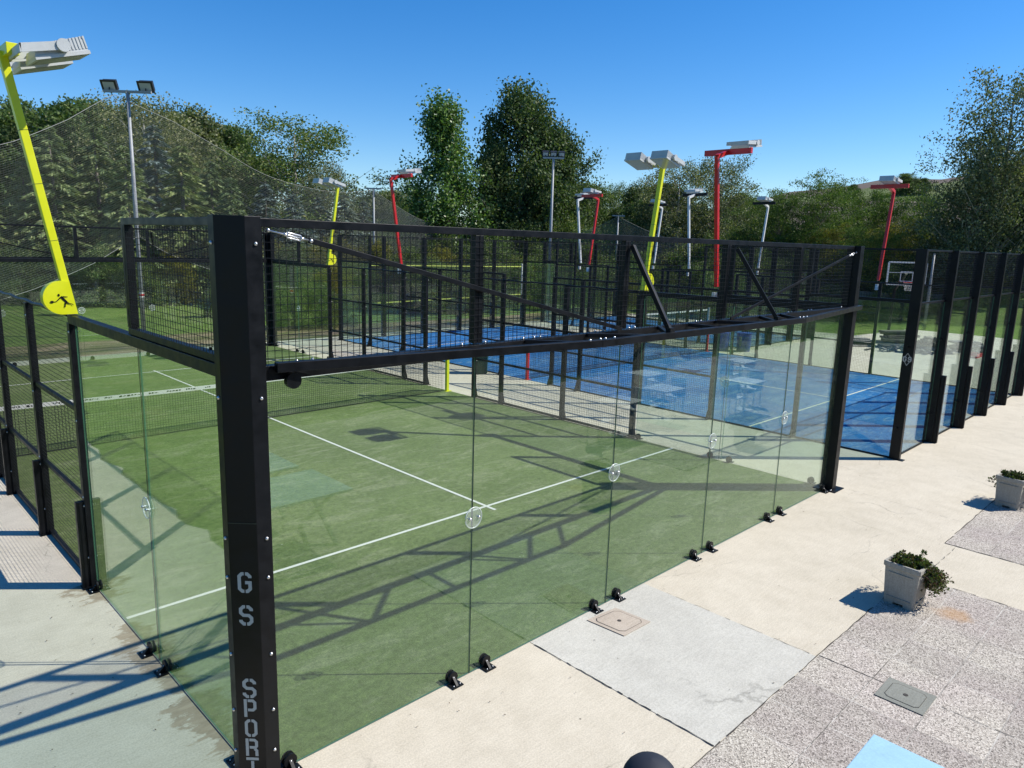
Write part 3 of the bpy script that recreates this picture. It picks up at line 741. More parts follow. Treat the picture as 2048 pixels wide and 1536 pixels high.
for ch, z0, h in (('G', 1.525, .150), ('S', 1.285, .150), ('S', .735, .150), ('P', .588, .138), ('O', .432, .138), ('R', .280, .138), ('T', .130, .138)):
    lt = MB(); glyph(lt, ch, fc-Xd*(.32*h)+Z3*z0, Xd, Z3, h, nd*.0025); lt.build('letter', M['letter'], cp_)
corner_post_plain(gc, 10, 0, -1, -1); corner_post_plain(gc, 0, 20, 1, 1); corner_post_plain(gc, 10, 20, -1, 1)

def std_cage(label, x0, x1, y0, y1, glass_d=(2, 4), post_dx=2.0, logo=False, simple=False):
    rt_ = thing('court_enclosure', label, 'padel court', (x0, y0, 0))
    nx = int(round((x1-x0)/post_dx))
    for (y, sg) in ((y0, -1), (y1, 1)):
        for i in range(nx+1):
            X = x0+post_dx*i; m_ = MB(); m_.box(X-.05, X+.05, y-.055, y+.11, .012, 4.0) if sg > 0 else m_.box(X-.05, X+.05, y-.125, y+.06, .012, 4.0)
            p = m_.build('post', M['black'], rt_, bevel=.003)
            if i > 0:
                m_ = MB(); a, c = sorted((y+sg*.127, y+sg*.215)); m_.box(X-.03, X+.03, a, c, .012, 1.45); m_.build('stiffener', M['black'], p)
            m_ = MB(); m_.box(X-.07, X+.07, y-.2 if sg < 0 else y-.08, y+.08 if sg < 0 else y+.2, .002, .012); m_.build('foot_plate', M['black'], p)
            m_ = MB(); m_.tube([(X-.09, y-.02, .62), (X-.04, y-.02, .62)], .02, 10); m_.tube([(X-.09, y-.02, 2.2), (X-.04, y-.02, 2.2)], .02, 10); m_.build('glass_stud', M['black'], p)
            if logo and i == 0 and sg < 0:
                b = MB(); yf = y-.1175; c0 = Vector((X, yf, 1.96)); XX = Vector((1,0,0)); 
                # emblem sits on the outer side faces: facing -X as the camera sees it
                xf = X-.052; O = Vector((xf, y-.035, 1.96)); UX = Vector((0,-1,0)); ll = Vector((-.002,0,0))
                ribbon(b, [(0,.115),(.075,.0),(0,-.115),(-.075,0),(0,.115)], .010, UX, Z3, O, ll)
                glyph(b, 'G', O-UX*.075-Z3*.045, UX, Z3, .095, ll*1.6, .2); glyph(b, 'S', O+UX*.012-Z3*.045, UX, Z3, .095, ll*1.6, .2)
                b.build('emblem', M['logo'], p)
        for i in range(nx):
            a, c = x0+post_dx*i+.05, x0+post_dx*(i+1)-.05
            glass_panel(rt_, (a, y), (c, y), .03, 2.96, 'glass_edge'); beam(rt_, 'middle_rail', (a, y, 2.99), (c, y, 2.99), .03, .04); beam(rt_, 'base_rail', (a, y, .018), (c, y, .018), .04, .024)
            m_ = MB(); wires(m_, (a, y, 3.02), (1,0,0), (0,0,1), c-a, .95, .05 if not simple else .06); m_.build('wire_mesh', M['black2'], rt_)
            beam(rt_, 'top_rail', (a, y, 3.98), (c, y, 3.98), .035, .035)
    ln = y1-y0
    for (x, sg) in ((x0, -1), (x1, 1)):
        for e in (0, 1):
            ys = (lambda d: y0+d) if e == 0 else (lambda d: y1-d)
            dl = [2, 4, 6, 8, 9] if ln > 15 else [2, 4]
            for d in dl:
                yy = ys(d); m_ = MB(); m_.box(x-.04, x+.04, yy-.045, yy+.045, .012, 4.0 if d == 2 else 3.0); p = m_.build('post', M['black'], rt_, bevel=.003)
                m_ = MB(); m_.prism([(x+sg*.041, yy-.02, .012), (x+sg*.16, yy-.02, .012), (x+sg*.06, yy-.02, .30), (x+sg*.041, yy-.02, .30)], (0, .04, 0)); m_.build('stiffener', M['black'], p)
            segs = list(zip([0]+dl[:-1], dl))
            for k, (d0, d1) in enumerate(segs):
                a, c = sorted((ys(d0), ys(d1))); a += .046; c -= .046
                if k == 0:
                    glass_panel(rt_, (x, a), (x, c), .03, 3.0, 'lit_lime_edge' if sg > 0 else 'glass_edge')
                    m_ = MB(); wires(m_, (x, a, 3.05), (0,1,0), (0,0,1), c-a, .93); m_.build('wire_mesh', M['black2'], rt_)
                    beam(rt_, 'top_rail', (x, a, 3.98), (x, c, 3.98), .035, .035); beam(rt_, 'side_beam', (x, a, 3.035), (x, c, 3.035), .06, .06)
                elif k == 1:
                    glass_panel(rt_, (x, a), (x, c), .03, 2.0, 'lit_lime_edge' if sg > 0 else 'glass_edge')
                    m_ = MB(); wires(m_, (x, a, 2.03), (0,1,0), (0,0,1), c-a, .95); m_.build('wire_mesh', M['black2'], rt_)
                    beam(rt_, 'top_rail', (x, a, 2.985), (x, c, 2.985), .05, .05)
                else:
                    m_ = MB(); wires(m_, (x, a, .04), (0,1,0), (0,0,1), c-a, 2.93); m_.build('wire_mesh', M['black2'], rt_)
                    for z in (1.0, 2.0): beam(rt_, 'mesh_rail', (x, a, z), (x, c, z), .045, .045)
                    beam(rt_, 'top_rail', (x, a, 2.985), (x, c, 2.985), .05, .05)
                beam(rt_, 'base_rail', (x, a, .018), (x, c, .018), .04, .024)
    return rt_
std_cage('black steel and glass enclosure around the large blue court behind the green one', 12.8, 22.8, -.1, 19.9, logo=True)
std_cage('black steel enclosure of the small blue court farthest away, under the white floodlights', 24.8, 30.8, 9.5, 20.5, simple=True)

# ================================================================== nets
def padel_net(label, x0, x1, y, post, sag=.04, prints=False):
    r = thing('court_net', label, 'net', (x0, y, 0), 0)
    for X in (x0+.06, x1-.06):
        b = MB(); b.box(X-.04, X+.04, y-.04, y+.04, .012, .98); p = b.build('net_post', M[post], r, bevel=.004)
        b = MB(); b.box(X-.09, X+.09, y-.09, y+.09, .002, .012); b.build('foot_plate', M[post], p)
    n = 40; zt = lambda x: .92-sag*(1-((x-(x0+x1)/2)/((x1-x0)/2))**2); b = MB(); xa, xb = x0+.2, x1-.2
    pts = [xa+(xb-xa)*i/n for i in range(n+1)]
    for i in range(n):
        a, c = pts[i], pts[i+1]
        b.add([(a, y-.009, zt(a)-.07), (c, y-.009, zt(c)-.07), (c, y-.009, zt(c)), (a, y-.009, zt(a)), (a, y+.009, zt(a)-.07), (c, y+.009, zt(c)-.07), (c, y+.009, zt(c)), (a, y+.009, zt(a))],
              [(0,1,2,3),(7,6,5,4),(3,2,6,7),(1,0,4,5)])
    band = b.build('top_band', M['white_line'], r)
    if prints:
        q = MB(); pr_ = random.Random(5); x = xa+.1
        while x < xb-.2:
            k = pr_.choice((0, 0, 1)); 
            for j in range(pr_.randint(3, 6)):
                ww = pr_.uniform(.02, .06); z0 = zt(x)-pr_.uniform(.035, .047); z1 = zt(x)-pr_.uniform(.008, .022)
                q.add([(x, y-.0115, z0), (x+ww, y-.0115, z0+pr_.uniform(0, .008)), (x+ww*.8, y-.0115, z1), (x+.004, y-.0115, z1-pr_.uniform(0, .01))], [(0,1,2,3)])
                x += ww+.012
            x += pr_.uniform(.08, .25)
        q.build('band_print', M['black'], band)
    b = MB(); m2 = int((xb-xa)/.05); t = .0042
    for i in range(m2+1):
        X = xa+(xb-xa)*i/m2; b.bar((X, y, .02), (X, y, zt(X)-.055), t, t, (0,1,0))
    for j in range(19):
        k = j/18; seg = 20
        for i in range(seg):
            a = xa+(xb-xa)*i/seg; c = xa+(xb-xa)*(i+1)/seg
            b.bar((a, y, .02+(zt(a)-.075)*k), (c, y, .02+(zt(c)-.075)*k), t, t)
    b.build('net_mesh', M['padelnet'], r)
    b = MB(); b.tube([(x0+.06, y, zt(x0)-.02), (xa, y, zt(xa)-.02)], .006, 6); b.tube([(xb, y, zt(xb)-.02), (x1-.06, y, zt(x1)-.02)], .006, 6)
    b.tube([(xa, y, .03), (xb, y, .03)], .008, 6); b.build('cord', M['padelnet'], r)
    return r
padel_net('sagging black net with white printed top band across the green court, on yellow posts', 0, 10, 10, 'yellow', prints=True)
padel_net('black net across the large blue court, hung between red posts', 12.8, 22.8, 9.9, 'red')
padel_net('black net with plain white band across the small far blue court', 24.8, 30.8, 14.6, 'white_paint', .02)

# ================================================================== tall masts and ball stop netting
def mast(x, y, h, label, heads, dirx=(1, 0, 0), hd='darkhouse', w0=1.15):
    r = thing('floodlight_mast', label, 'mast', (x, y, 0), 0, None)
    b = MB(); b.tube([(x, y, -.03), (x, y, h*.5), (x, y, h)], [.085, .075, .05], 12); b.build('pole', M['galv'], r, smooth=True)
    D = Vector(dirx).normalized(); c = Vector((x, y, h+.05)); th = Vector((-D.y, D.x, 0))*-1
    b = MB(); b.bar(c-D*(w0/2), c+D*(w0/2), .09, .08); b.bar((x, y, h-.25), c, .12, .05); b.build('cross_arm', M['galv'], r)
    if heads == 2:
        b = MB()
        for s in (-1, 1):
            a = c+D*(s*w0*.36)-Vector((0,0,.03)); e = Vector((x, y, h-.12))
            b.tube([a.lerp(e, t)-Vector((0,0,.22*math.sin(math.pi*t))) for t in (0,.2,.4,.6,.8,1)], .008, 5)
        b.build('cable', M['black'], r)
    if heads:
        for i in range(heads):
            s = -1+2*i/(heads-1)
            q = c+D*(s*w0*.38)+Vector((0,0,.17)); Z = Vector((0,0,1)); b = MB()
            F = (th+Vector((0,0,-.55))).normalized(); U = D.cross(F).normalized() if D.cross(F).z > 0 else F.cross(D).normalized()
            sz = .27 if heads == 2 else .17
            P = [q+D*(a*sz)+U*(e*sz*.72) for a, e in ((-1,-1),(1,-1),(1,1),(-1,1))]
            b.prism(P, -F*.05); P2 = [q-F*(.05 if heads == 3 else .05)+D*(a*sz*.85)+U*(e*sz*.62) for a, e in ((-1,-1),(1,-1),(1,1),(-1,1))]; b.prism(P2, -F*.15)
            b.bar(q-F*.06-U*.0, Vector((q.x, q.y, h+.09)), .03, .03)
            o = b.build('floodlight', M[hd], r)
            b = MB(); b.add([p+F*.002 for p in [q+D*(a*sz*.72)+U*(e*sz*.5) for a, e in ((-1,-1),(1,-1),(1,1),(-1,1))]], [(0,1,2,3)]); b.build('lens', M['lens'], o)
    return r
m1 = Vector((7.0, 24.1, 8.62)); m1r = mast(m1.x, m1.y, m1.z, 'tall grey mast with two black floodlights behind the green court', 2, (rt+Vector((0.15,-.1,0))), w0=1.65)
b = MB(); b.tube([(m1.x, m1.y, 1.52), (m1.x, m1.y, 1.70)], .092, 12); sg_ = b.build('warning_sticker', M['white_paint'], m1r)
b = MB(); b.tube([(m1.x, m1.y, 1.57), (m1.x, m1.y, 1.65)], .0935, 12); b.build('sticker_mark', M['red'], sg_)
p2 = atd(748, 45); m2 = Vector((p2.x, p2.y, 6.85)); mast(m2.x, m2.y, m2.z, 'thin grey mast with bare cross arm left of the far red lamp', 0, rt, w0=1.0)
p3 = atd(1100, 36.5); mast(p3.x, p3.y, 8.0, 'slim grey mast with three square floodlights in front of the big dark tree', 3, rt, w0=1.05, hd='darkhouse')
p4 = atd(1233, 52); m4 = Vector((p4.x, p4.y, 5.95)); mast(m4.x, m4.y, m4.z, 'short grey mast at the peak of the far netting', 0, rt, w0=.9)
p5 = atd(1870, 38); mast(p5.x, p5.y, 3.9, 'thin grey pole right of the basketball backboard', 0, rt, w0=.1)
p6 = atd(934, 62); m6 = Vector((p6.x, p6.y, 5.55)); mast(m6.x, m6.y, m6.z, 'low grey netting post in front of the poplar', 0, rt, w0=.1)

def ball_net(label, tops, bots, sp=.075, t=.0042, sag=.0):
    """tops / bots: polylines of 3D points of equal length parametrised the same way"""
    r = thing('ball_stop_net', label, 'net', tuple(tops[0]))
    tops = [Vector(p) for p in tops]; bots = [Vector(p) for p in bots]
    ln = sum(((tops[i+1]-tops[i]).to_2d()).length for i in range(len(tops)-1))
    n = int(ln/sp); T = []; B = []; ac = [0]
    for i in range(len(tops)-1): ac.append(ac[-1]+((tops[i+1]-tops[i]).to_2d()).length)
    for k in range(n+1):
        s = ln*k/n; i = 0
        while i < len(ac)-2 and ac[i+1] < s: i += 1
        f = (s-ac[i])/(ac[i+1]-ac[i]); T.append(tops[i].lerp(tops[i+1], f)); B.append(bots[i].lerp(bots[i+1], f))
    b = MB(); 
    def P(k, v):
        q = T[k].lerp(B[k], v); q.x += .12*math.sin(k*.06+v*5); q.y += .12*math.cos(k*.045+v*4); return q
    def strand(pts):
        vs = []; 
        for p in pts: vs += [p+Vector((0,0,t*.6)), p+rt*(t*.5)-Vector((0,0,t*.35)), p-rt*(t*.5)-Vector((0,0,t*.35))]
        fs = []
        for i in range(len(pts)-1):
            for j in range(3): fs.append((i*3+j, i*3+(j+1) % 3, i*3+3+(j+1) % 3, i*3+3+j))
        b.add(vs, fs)
    def vstrand(pts):
        vs = []
        for p in pts: vs += [p+fw*(t*.6), p+rt*(t*.5)-fw*(t*.35), p-rt*(t*.5)-fw*(t*.35)]
        fs = []
        for i in range(len(pts)-1):
            for j in range(3): fs.append((i*3+j, i*3+(j+1) % 3, i*3+3+(j+1) % 3, i*3+3+j))
        b.add(vs, fs)
    for k in range(n+1): vstrand([P(k, v/8) for v in range(9)])
    hm = max((a-c).length for a, c in zip(T, B)); nh = int(hm/sp); st = max(1, n//90)
    idx = list(range(0, n+1, st))
    if idx[-1] != n: idx.append(n)
    for j in range(1, nh): strand([P(k, j/nh) for k in idx])
    b.build('net_mesh', M['netting'], r)
    c = MB(); c.tube([P(k, 0) for k in idx], .010, 6); c.tube([P(k, 1) for k in idx], .010, 6); c.build('edge_rope', M['rope'], r)
    return r
def cat(a, c, sag, n=12):
    a = Vector(a); c = Vector(c); return [a.lerp(c, i/n)-Vector((0,0,sag*4*(i/n)*(1-i/n))) for i in range(n+1)]
m0 = Vector((-14, 19.5, 8.6))
def hump(a, c, za, zc, low, n=12):
    return [Vector((a.x+(c.x-a.x)*i/n, a.y+(c.y-a.y)*i/n, za+(zc-za)*i/n-low*(4*(i/n)*(1-i/n)))) for i in range(n+1)]
ball_net('large sagging net hung from the mast with two black floodlights, at the left', cat(m0, m1-Vector((.35,.15,.1)), 3.6)+cat(m1+Vector((.35,-.1,-.1)), m2, 1.25)[1:],
         hump(m0, m1, 3.7, 3.75, 3.2)+hump(m1, m2, 3.75, 2.2, 1.6)[1:])
e1 = atd(1010, 60); e1.z = 4.4
ball_net('far net sagging away to the right from the bare thin mast', cat(m2, m6, 1.0)+cat(m6, (e1.x, e1.y, 4.4), .1, 6)[1:], hump(m2, m6, 2.2, 1.0, .8)+hump(m6, e1, 1.0, 1.0, 0, 6)[1:], .10, .012)
qa = atd(1010, 57); qb = atd(1490, 55); qc = atd(1720, 42); qd = atd(2250, 44)
ball_net('far net rising to a peak in the middle behind the small blue court', cat((qa.x, qa.y, 4.1), m4, .75)+cat(m4, (qb.x, qb.y, 4.0), .7)[1:]+cat((qb.x, qb.y, 4.0), (qc.x, qc.y, 1.7), .25)[1:]+cat((qc.x, qc.y, 1.7), (qd.x, qd.y, 3.9), .9)[1:],
         hump(qa, m4, .6, .6, 0)+hump(m4, qb, .6, .5, 0)[1:]+hump(qb, qc, .4, .1, 0)[1:]+hump(qc, qd, .05, .1, 0)[1:], .10, .012)

# yellow edged sports net behind the blue court
r = thing('sports_net', 'slack net with pale yellow upper and lower tapes behind the blue court', 'net', (15, 21.4, 0))
a3, c3 = gnd(748, 530, 2.85), gnd(1058, 536, 2.85)
a3 = Vector((15.0, 21.3, 2.82)); c3 = Vector((23.6, 20.9, 2.78))
b = MB(); 
for (z0, z1) in ((2.80, 2.76), (1.22, 1.40)): b.bar((a3.x, a3.y, z0), (c3.x, c3.y, z1), .012, .05)
b.build('tape', M['lit_lime_edge'] if False else mat('yellow tape', (.62, .66, .12), .7), r)
b = MB(); n = 90
for i in range(n+1): p = a3.lerp(c3, i/n); b.bar((p.x, p.y, 1.22), (p.x, p.y, 2.78), .005, .005)
for j in range(16): b.bar((a3.x, a3.y, 1.24+j*.1), (c3.x, c3.y, 1.40+j*.09), .005, .005)
b.build('net_mesh', M['padelnet'], r)
for p in (a3, c3):
    b = MB(); b.tube([(p.x, p.y, -.02), (p.x, p.y, 2.9)], .04, 10); b.build('post', M['galv'], r, smooth=True)

# ================================================================== planters
def planter(cx, cy, rz, label, seed, s=.375, h=.50, hang=(1, 0)):
    r = thing('planter', label, 'planter', (cx, cy, 0), rz, None)
    hb, htp = s*.44, s*.5; b = MB()
    lv = [(hb*.98, .035), (hb*1.0, .10), (htp*.97, h-.075), (htp*.97, h-.07), (htp*1.045, h-.055), (htp*1.045, h-.008), (htp*1.02, h), (htp*.90, h), (htp*.88, h-.06)]
    vs = []; fs = []
    for (q, z) in lv:
        c = .018
        for (sx, sy) in ((1,1),(-1,1),(-1,-1),(1,-1)):
            if (sx, sy) in ((1,1), (-1,-1)): vs += [(sx*q, sy*(q-c), z), (sx*(q-c), sy*q, z)]
            else: vs += [(sx*(q-c), sy*q, z), (sx*q, sy*(q-c), z)]
    for i in range(len(lv)-1):
        for k in range(8): fs.append((i*8+k, i*8+(k+1) % 8, i*8+8+(k+1) % 8, i*8+8+k))
    fs.append(tuple(range(7, -1, -1)))
    b.add(vs, fs)
    # relief lines of the sunk panels and corner feet with a notch between
    for a in range(4):
        Mx = Matrix.Rotation(a*math.pi/2, 4, 'Z'); t = MB()
        for (x0, x1, z0, z1) in ((-.13, .13, .095, .10), (-.13, .13, .385, .39)):
            t.box(x0, x1, -hb*1.0-.010-(z0*.045), -hb*1.0+.01, z0, z1)
        t.box(-hb*.9, -.055, -hb*.975, -hb*.55, .004, .036); t.box(.055, hb*.9, -hb*.975, -hb*.55, .004, .036)
        t.xf(Mx); b.v, b.f, b.m = b.v, b.f, b.m
        b.add(t.v, t.f)
    tub = b.build('tub', M['planter'], r, local=True)
    b = MB(); q = htp*.885; b.add([(-q,-q,h-.05),(q,-q,h-.05),(q,q,h-.05),(-q,q,h-.05)], [(0,1,2,3)]); b.build('soil', M['soil'], r, local=True)
    rr = random.Random(seed); b = MB(); st = MB()
    Hx = Vector((hang[0], hang[1], 0)).normalized()
    for k in range(230):
        a = rr.uniform(0, 6.28); d = rr.uniform(.0, .185); p = Vector((d*math.cos(a), d*math.sin(a), h-.05))
        over = rr.random() < .82
        dr = (Hx*rr.uniform(.6, 1.3)+Vector((rr.uniform(-.7,.7), rr.uniform(-.7,.7), rr.uniform(.0,.45)))).normalized() if over else Vector((rr.uniform(-.6,.6), rr.uniform(-.6,.6), 1)).normalized()
        Ls = rr.uniform(.20, .44) if over else rr.uniform(.05, .11); seg = 7; pts = [p.copy()]
        for i in range(seg):
            dr = (dr+Vector((rr.uniform(-.15,.15), rr.uniform(-.15,.15), -.27 if over else -.05))).normalized(); p = p+dr*(Ls/seg)
            pts.append(p.copy())
            if p.z < .05: break
            for q in range(7):
                ld = Vector((rr.uniform(-1,1), rr.uniform(-1,1), rr.uniform(-.2,1))).normalized(); c = p+ld*.012; sd = ld.cross(Vector((rr.uniform(-1,1), rr.uniform(-1,1), .3))).normalized()
                l_, w_ = rr.uniform(.022, .038), rr.uniform(.009, .015)
                b.add([c, c+ld*l_*.5+sd*w_, c+ld*l_, c+ld*l_*.5-sd*w_], [(0,1,2,3)])
        st.tube(pts, .0025, 4, caps=False)
    pl = b.build('plant', L['succ'], r, local=True); st.build('stem', painted('plant stem %d' % seed, (.10, .055, .04), .7), pl, local=True)
    return r
planter(6.60, -2.25, R(-4), 'square concrete planter with trailing green plant, nearer of the two', 4, hang=(1, -.5))
planter(11.43, -2.30, R(-8), 'square concrete planter cut off by the right edge of the photo', 9, hang=(1, -.2))

# ================================================================== hatches
def hatch(name, label, P, mt, inner, rim_col, z=.009):
    r = thing(name, label, 'manhole cover', (P[0][0], P[0][1], 0)); c = Vector((sum(p[0] for p in P)/4, sum(p[1] for p in P)/4, 0))
    b = MB(); b.prism([(p[0], p[1], z) for p in P], (0,0,.004)); b.build('frame', M[mt], r)
    Q = [c+(Vector((*p, 0))-c)*inner for p in P]
    def ring(k0, k1, zz, m_, nm):
        b = MB(); A = []; B = []
        for i in range(4):
            p = c+(Vector((*P[i], 0))-c)*k0; q = c+(Vector((*P[(i+1) % 4], 0))-c)*k0; o = c+(Vector((*P[i-1], 0))-c)*k0
            A += [p.lerp(o, .12), p.lerp(q, .12)]
        for p in A: B.append(c+(p-c)*k1)
        n = 8; zv = Vector((0,0,zz)); b.add([p+zv for p in A]+[p+zv for p in B], [(i, (i+1) % n, n+(i+1) % n, n+i) for i in range(n)]); b.build(nm, m_, r)
    ring(inner, .975, z+.0085, M['joint'], 'gap')
    b = MB(); n=8; A=[]
    for i in range(4):
        p, q, o = [c+(Vector((*P[j % 4], 0))-c)*inner*.97 for j in (i, i+1, i-1)]; A += [p.lerp(o, .12), p.lerp(q, .12)]
    b.prism([(p.x, p.y, z+.0041) for p in A], (0,0,.003)); b.build('lid', M[rim_col], r)
    b = MB(); b.tube([c+Vector((0,0,z+.008)), c+Vector((0,0,z+.0095))], .022, 10); b.build('lifting_hole', M['joint'], r)
hatch('manhole_cover', 'small square cement hatch let into the pale grey slab by the glass', [(3.99,-.155),(4.03,-.585),(3.59,-.57),(3.55,-.115)], 'manhole', .80, 'manhole')
hatch('manhole_cover', 'grey rectangular hatch set among the pebbled paving slabs', [(4.88,-2.675),(4.49,-2.675),(4.49,-3.075),(4.88,-3.075)], 'manhole2', .72, 'manhole2')

# ================================================================== tables (one corner in view, its mirror image in the glass)
def tabletop_mat(name, col):
    m_ = mat(name, col, .6); t = NT(m_); p = t.n('ShaderNodeTexCoord').outputs['Object']
    n = t.noise(p, 4, 5, .6, .5); f = t.noise(p, 90, 2)
    c = t.ramp(n, [(.35, tuple(x*.93 for x in col)), (.65, tuple(min(1, x*1.05) for x in col))])
    t.col(t.mix(1.0, c, t.ramp(f, [(.3, (.93,)*3), (.7, (1.04,)*3)]), 'MULTIPLY')); return m_
M['bluetable'] = tabletop_mat('pale blue table top', (.30, .50, .64))
def table(x0, x1, y0, y1, z, label, mt):
    r = thing('table', label, 'table', ((x0+x1)/2, (y0+y1)/2, 0), 0, None)
    b = MB(); b.box(x0, x1, y0, y1, z-.035, z); b.build('table_top', mt, r, bevel=.006)
    for X in (x0+.25, x1-.25):
        b = MB(); b.bar((X, y0+.1, .01), (X, y1-.1, z-.05), .045, .045); b.bar((X+.05, y1-.1, .01), (X+.05, y0+.1, z-.05), .045, .045); b.build('leg', M['galv'], r)
    return r
table(1.1, 2.79, -4.22, -3.18, .75, 'pale sky-blue table top whose corner shows at the bottom right edge', M['bluetable'])
table(1.0, 2.72, -5.5, -4.45, .75, 'second pale blue table behind the first, seen only mirrored in the glass', M['bluetable'])
wt = tabletop_mat('white table top', (.72, .74, .74))
for i, (x, y) in enumerate(((10.0, -4.4), (11.9, -4.6), (14.4, -3.9), (17.3, -5.6), (13.2, -6.0))):
    w_ = ['first', 'second', 'third', 'farthest', 'rearmost'][i]
    r = thing('table', 'white pedestal table seen mirrored in the glass, %s from the planter' % w_, 'table', (x, y, 0))
    b = MB(); b.box(x-.4, x+.4, y-.35, y+.35, .71, .74); b.build('table_top', wt, r, bevel=.006)
    b = MB(); b.tube([(x, y, .02), (x, y, .71)], .03, 10); b.tube([(x, y, .0), (x, y, .02)], .22, 16); b.build('pedestal', M['white_paint'], r)
    for k, (dx, dy) in enumerate(((-.75, .1), (.7, -.2))):
        c = thing('chair', 'white chair %s the %s mirrored table' % (('left of', 'right of')[k], w_), 'chair', (x+dx, y+dy, 0), 0, 'white chairs mirrored in the glass'); X, Y = x+dx, y+dy
        b = MB(); b.box(X-.21, X+.21, Y-.21, Y+.21, .43, .46); b.build('seat', wt, c, bevel=.006)
        b = MB(); b.box(X+(.20 if dx > 0 else -.23), X+(.23 if dx > 0 else -.20), Y-.2, Y+.2, .461, .86); b.build('backrest', wt, c, bevel=.006)
        for (lx, ly) in ((-.18,-.18),(.18,-.18),(.18,.18),(-.18,.18)): b = MB(); b.tube([(X+lx, Y+ly, 0), (X+lx, Y+ly, .43)], .014, 6); b.build('leg', M['white_paint'], c)

# dark rounded railing post top at the bottom edge
c = CP+ray(1300, 1560)*1.15
r = thing('railing_post', 'dark rounded post top poking into the bottom edge of the photo', 'post', (c.x, c.y, 0))
b = MB(); b.tube([(c.x, c.y, 0), (c.x, c.y, c.z-.01)], .030, 16); b.build('post', M['black'], r, smooth=True)
b = MB(); b.sphere((c.x, c.y, c.z), .045, 24, .85); b.build('cap', painted('navy black cap', (.010, .014, .024), .75, .1), r, smooth=True)

# bins, red and blue oddments behind the courts
def bin_(x, y, label, m_, rr, h, grp=None):
    r = thing('litter_bin', label, 'bin', (x, y, 0), 0, grp)
    b = MB(); b.tube([(x, y, .01), (x, y, h*.92)], [rr*.9, rr], 20); b.build('body', M[m_], r, smooth=False)
    b = MB(); b.tube([(x, y, h*.92), (x, y, h*.96)], rr*1.06, 20); b.tube([(x, y, h*.96), (x, y, h)], [rr*.9, rr*.3], 20); b.build('lid', M[m_], r)
bin_(12.42, 11.45, 'dark green bin standing against the left side of the blue court', 'darkgreen', .24, .85)
bin_(23.5, 9.7, 'blue bin left of its twin between the two blue courts', 'blueplastic', .28, .75)
bin_(24.1, 9.1, 'blue bin right of its twin between the two blue courts', 'blueplastic', .28, .75)

# ================================================================== basketball backboard
hp = atd(1813, 34.5, 550); hp.z = 0
zb = 3.0; D = (rt*1.0).normalized(); N = Vector((-D.y, D.x, 0))*-1
r = thing('basketball_hoop', 'basketball hoop with clear backboard, red rim and white net', 'basketball hoop', tuple(hp))
b = MB(); hw, hh = .90, .52; C = Vector((hp.x, hp.y, zb))
b.prism([C+D*(a*hw)+Vector((0,0,e*hh)) for a, e in ((-1,-1),(1,-1),(1,1),(-1,1))], -N*.015); bb = b.build('backboard', M['glass'], r)
b = MB(); F = [C+N*.01+D*(a*hw)+Vector((0,0,e*hh)) for a, e in ((-1,-1),(1,-1),(1,1),(-1,1))]
for i in range(4): b.bar(F[i], F[(i+1) % 4], .075, .05, tuple(N))
b.bar(C+N*.02-D*hw+Vector((0,0,.04)), C+N*.02+D*hw+Vector((0,0,.04)), .025, .025)
q = [C+N*.02+D*a+Vector((0,0,e)) for a, e in ((-.29,-.36),(.29,-.36),(.29,.08),(-.29,.08))]
for i in range(4): b.bar(q[i], q[(i+1) % 4], .035, .03, tuple(N))
b.build('frame', M['white_paint'], bb)
b = MB(); rc = C+N*.30+Vector((0,0,-.40)); b.tube([rc+D*(.23*math.cos(i*math.pi/10))+N*(.23*math.sin(i*math.pi/10)) for i in range(21)], .016, 6); b.bar(C+Vector((0,0,-.42)), rc-N*.2, .14, .05)
b.build('rim', M['red'], r)
b = MB()
for i in range(14):
    for s in (1, -1):
        pts = []
        for k in range(6):
            a = 2*math.pi*(i+s*k*.5)/14; q_ = .225-.012*k*k**.3; pts.append(rc+D*(q_*math.cos(a))+N*(q_*math.sin(a))-Vector((0,0,.08*k)))
        b.tube(pts, .006, 3, caps=False)
b.build('net', M['white_paint'], r)
b = MB(); b.tube([Vector((hp.x, hp.y, -.02))-N*1.0, Vector((hp.x, hp.y, 2.2))-N*.9, C-N*.05], .07, 8); b.build('post', M['black'], r)

# ================================================================== stacks and rubble beyond the court
def pile(name, label, cat_, u, v, w_, d_, h_, m_, seed, n):
    c = gnd(u, v); rr = random.Random(seed); r = thing(name, label, cat_, tuple(c)); b = MB()
    for i in range(n):
        k = i/n; z = h_*k*.95+.02; ln = w_*(1-.35*k)*rr.uniform(.75, 1); wd = rr.uniform(.2, d_*.6)
        o = c+Vector((rr.uniform(-.25,.25)*w_*(1-k), rr.uniform(-.3,.3)*d_, z)); a = YAW*-1+rr.uniform(-.12,.12)
        e = Vector((math.cos(a), math.sin(a), rr.uniform(-.02,.02)))*(ln/2); b.bar(o-e, o+e, wd, h_/n*1.1)
    b.build('boards', m_, r); return r
pile('board_stack', 'stack of dark boards behind the blue court, tallest of the stacks', 'stack', 1790, 694, 1.9, 1.0, .75, M['wood'], 1, 9)
pile('board_stack', 'low stack of pale and dark boards left of the tallest stack', 'stack', 1715, 690, 1.4, .8, .35, painted('pale boards', (.30, .27, .24), .8, .5), 2, 5)
pile('board_stack', 'stack of grey slabs right of the rubble heap', 'stack', 1935, 703, 1.6, .9, .45, painted('grey slabs', (.18, .18, .19), .8, .5), 3, 6)
c = gnd(1855, 706); r = thing('rubble_heap', 'heap of grey rubble and twigs on the edge of the concrete', 'rubble', tuple(c)); b = MB(); rr = random.Random(8)
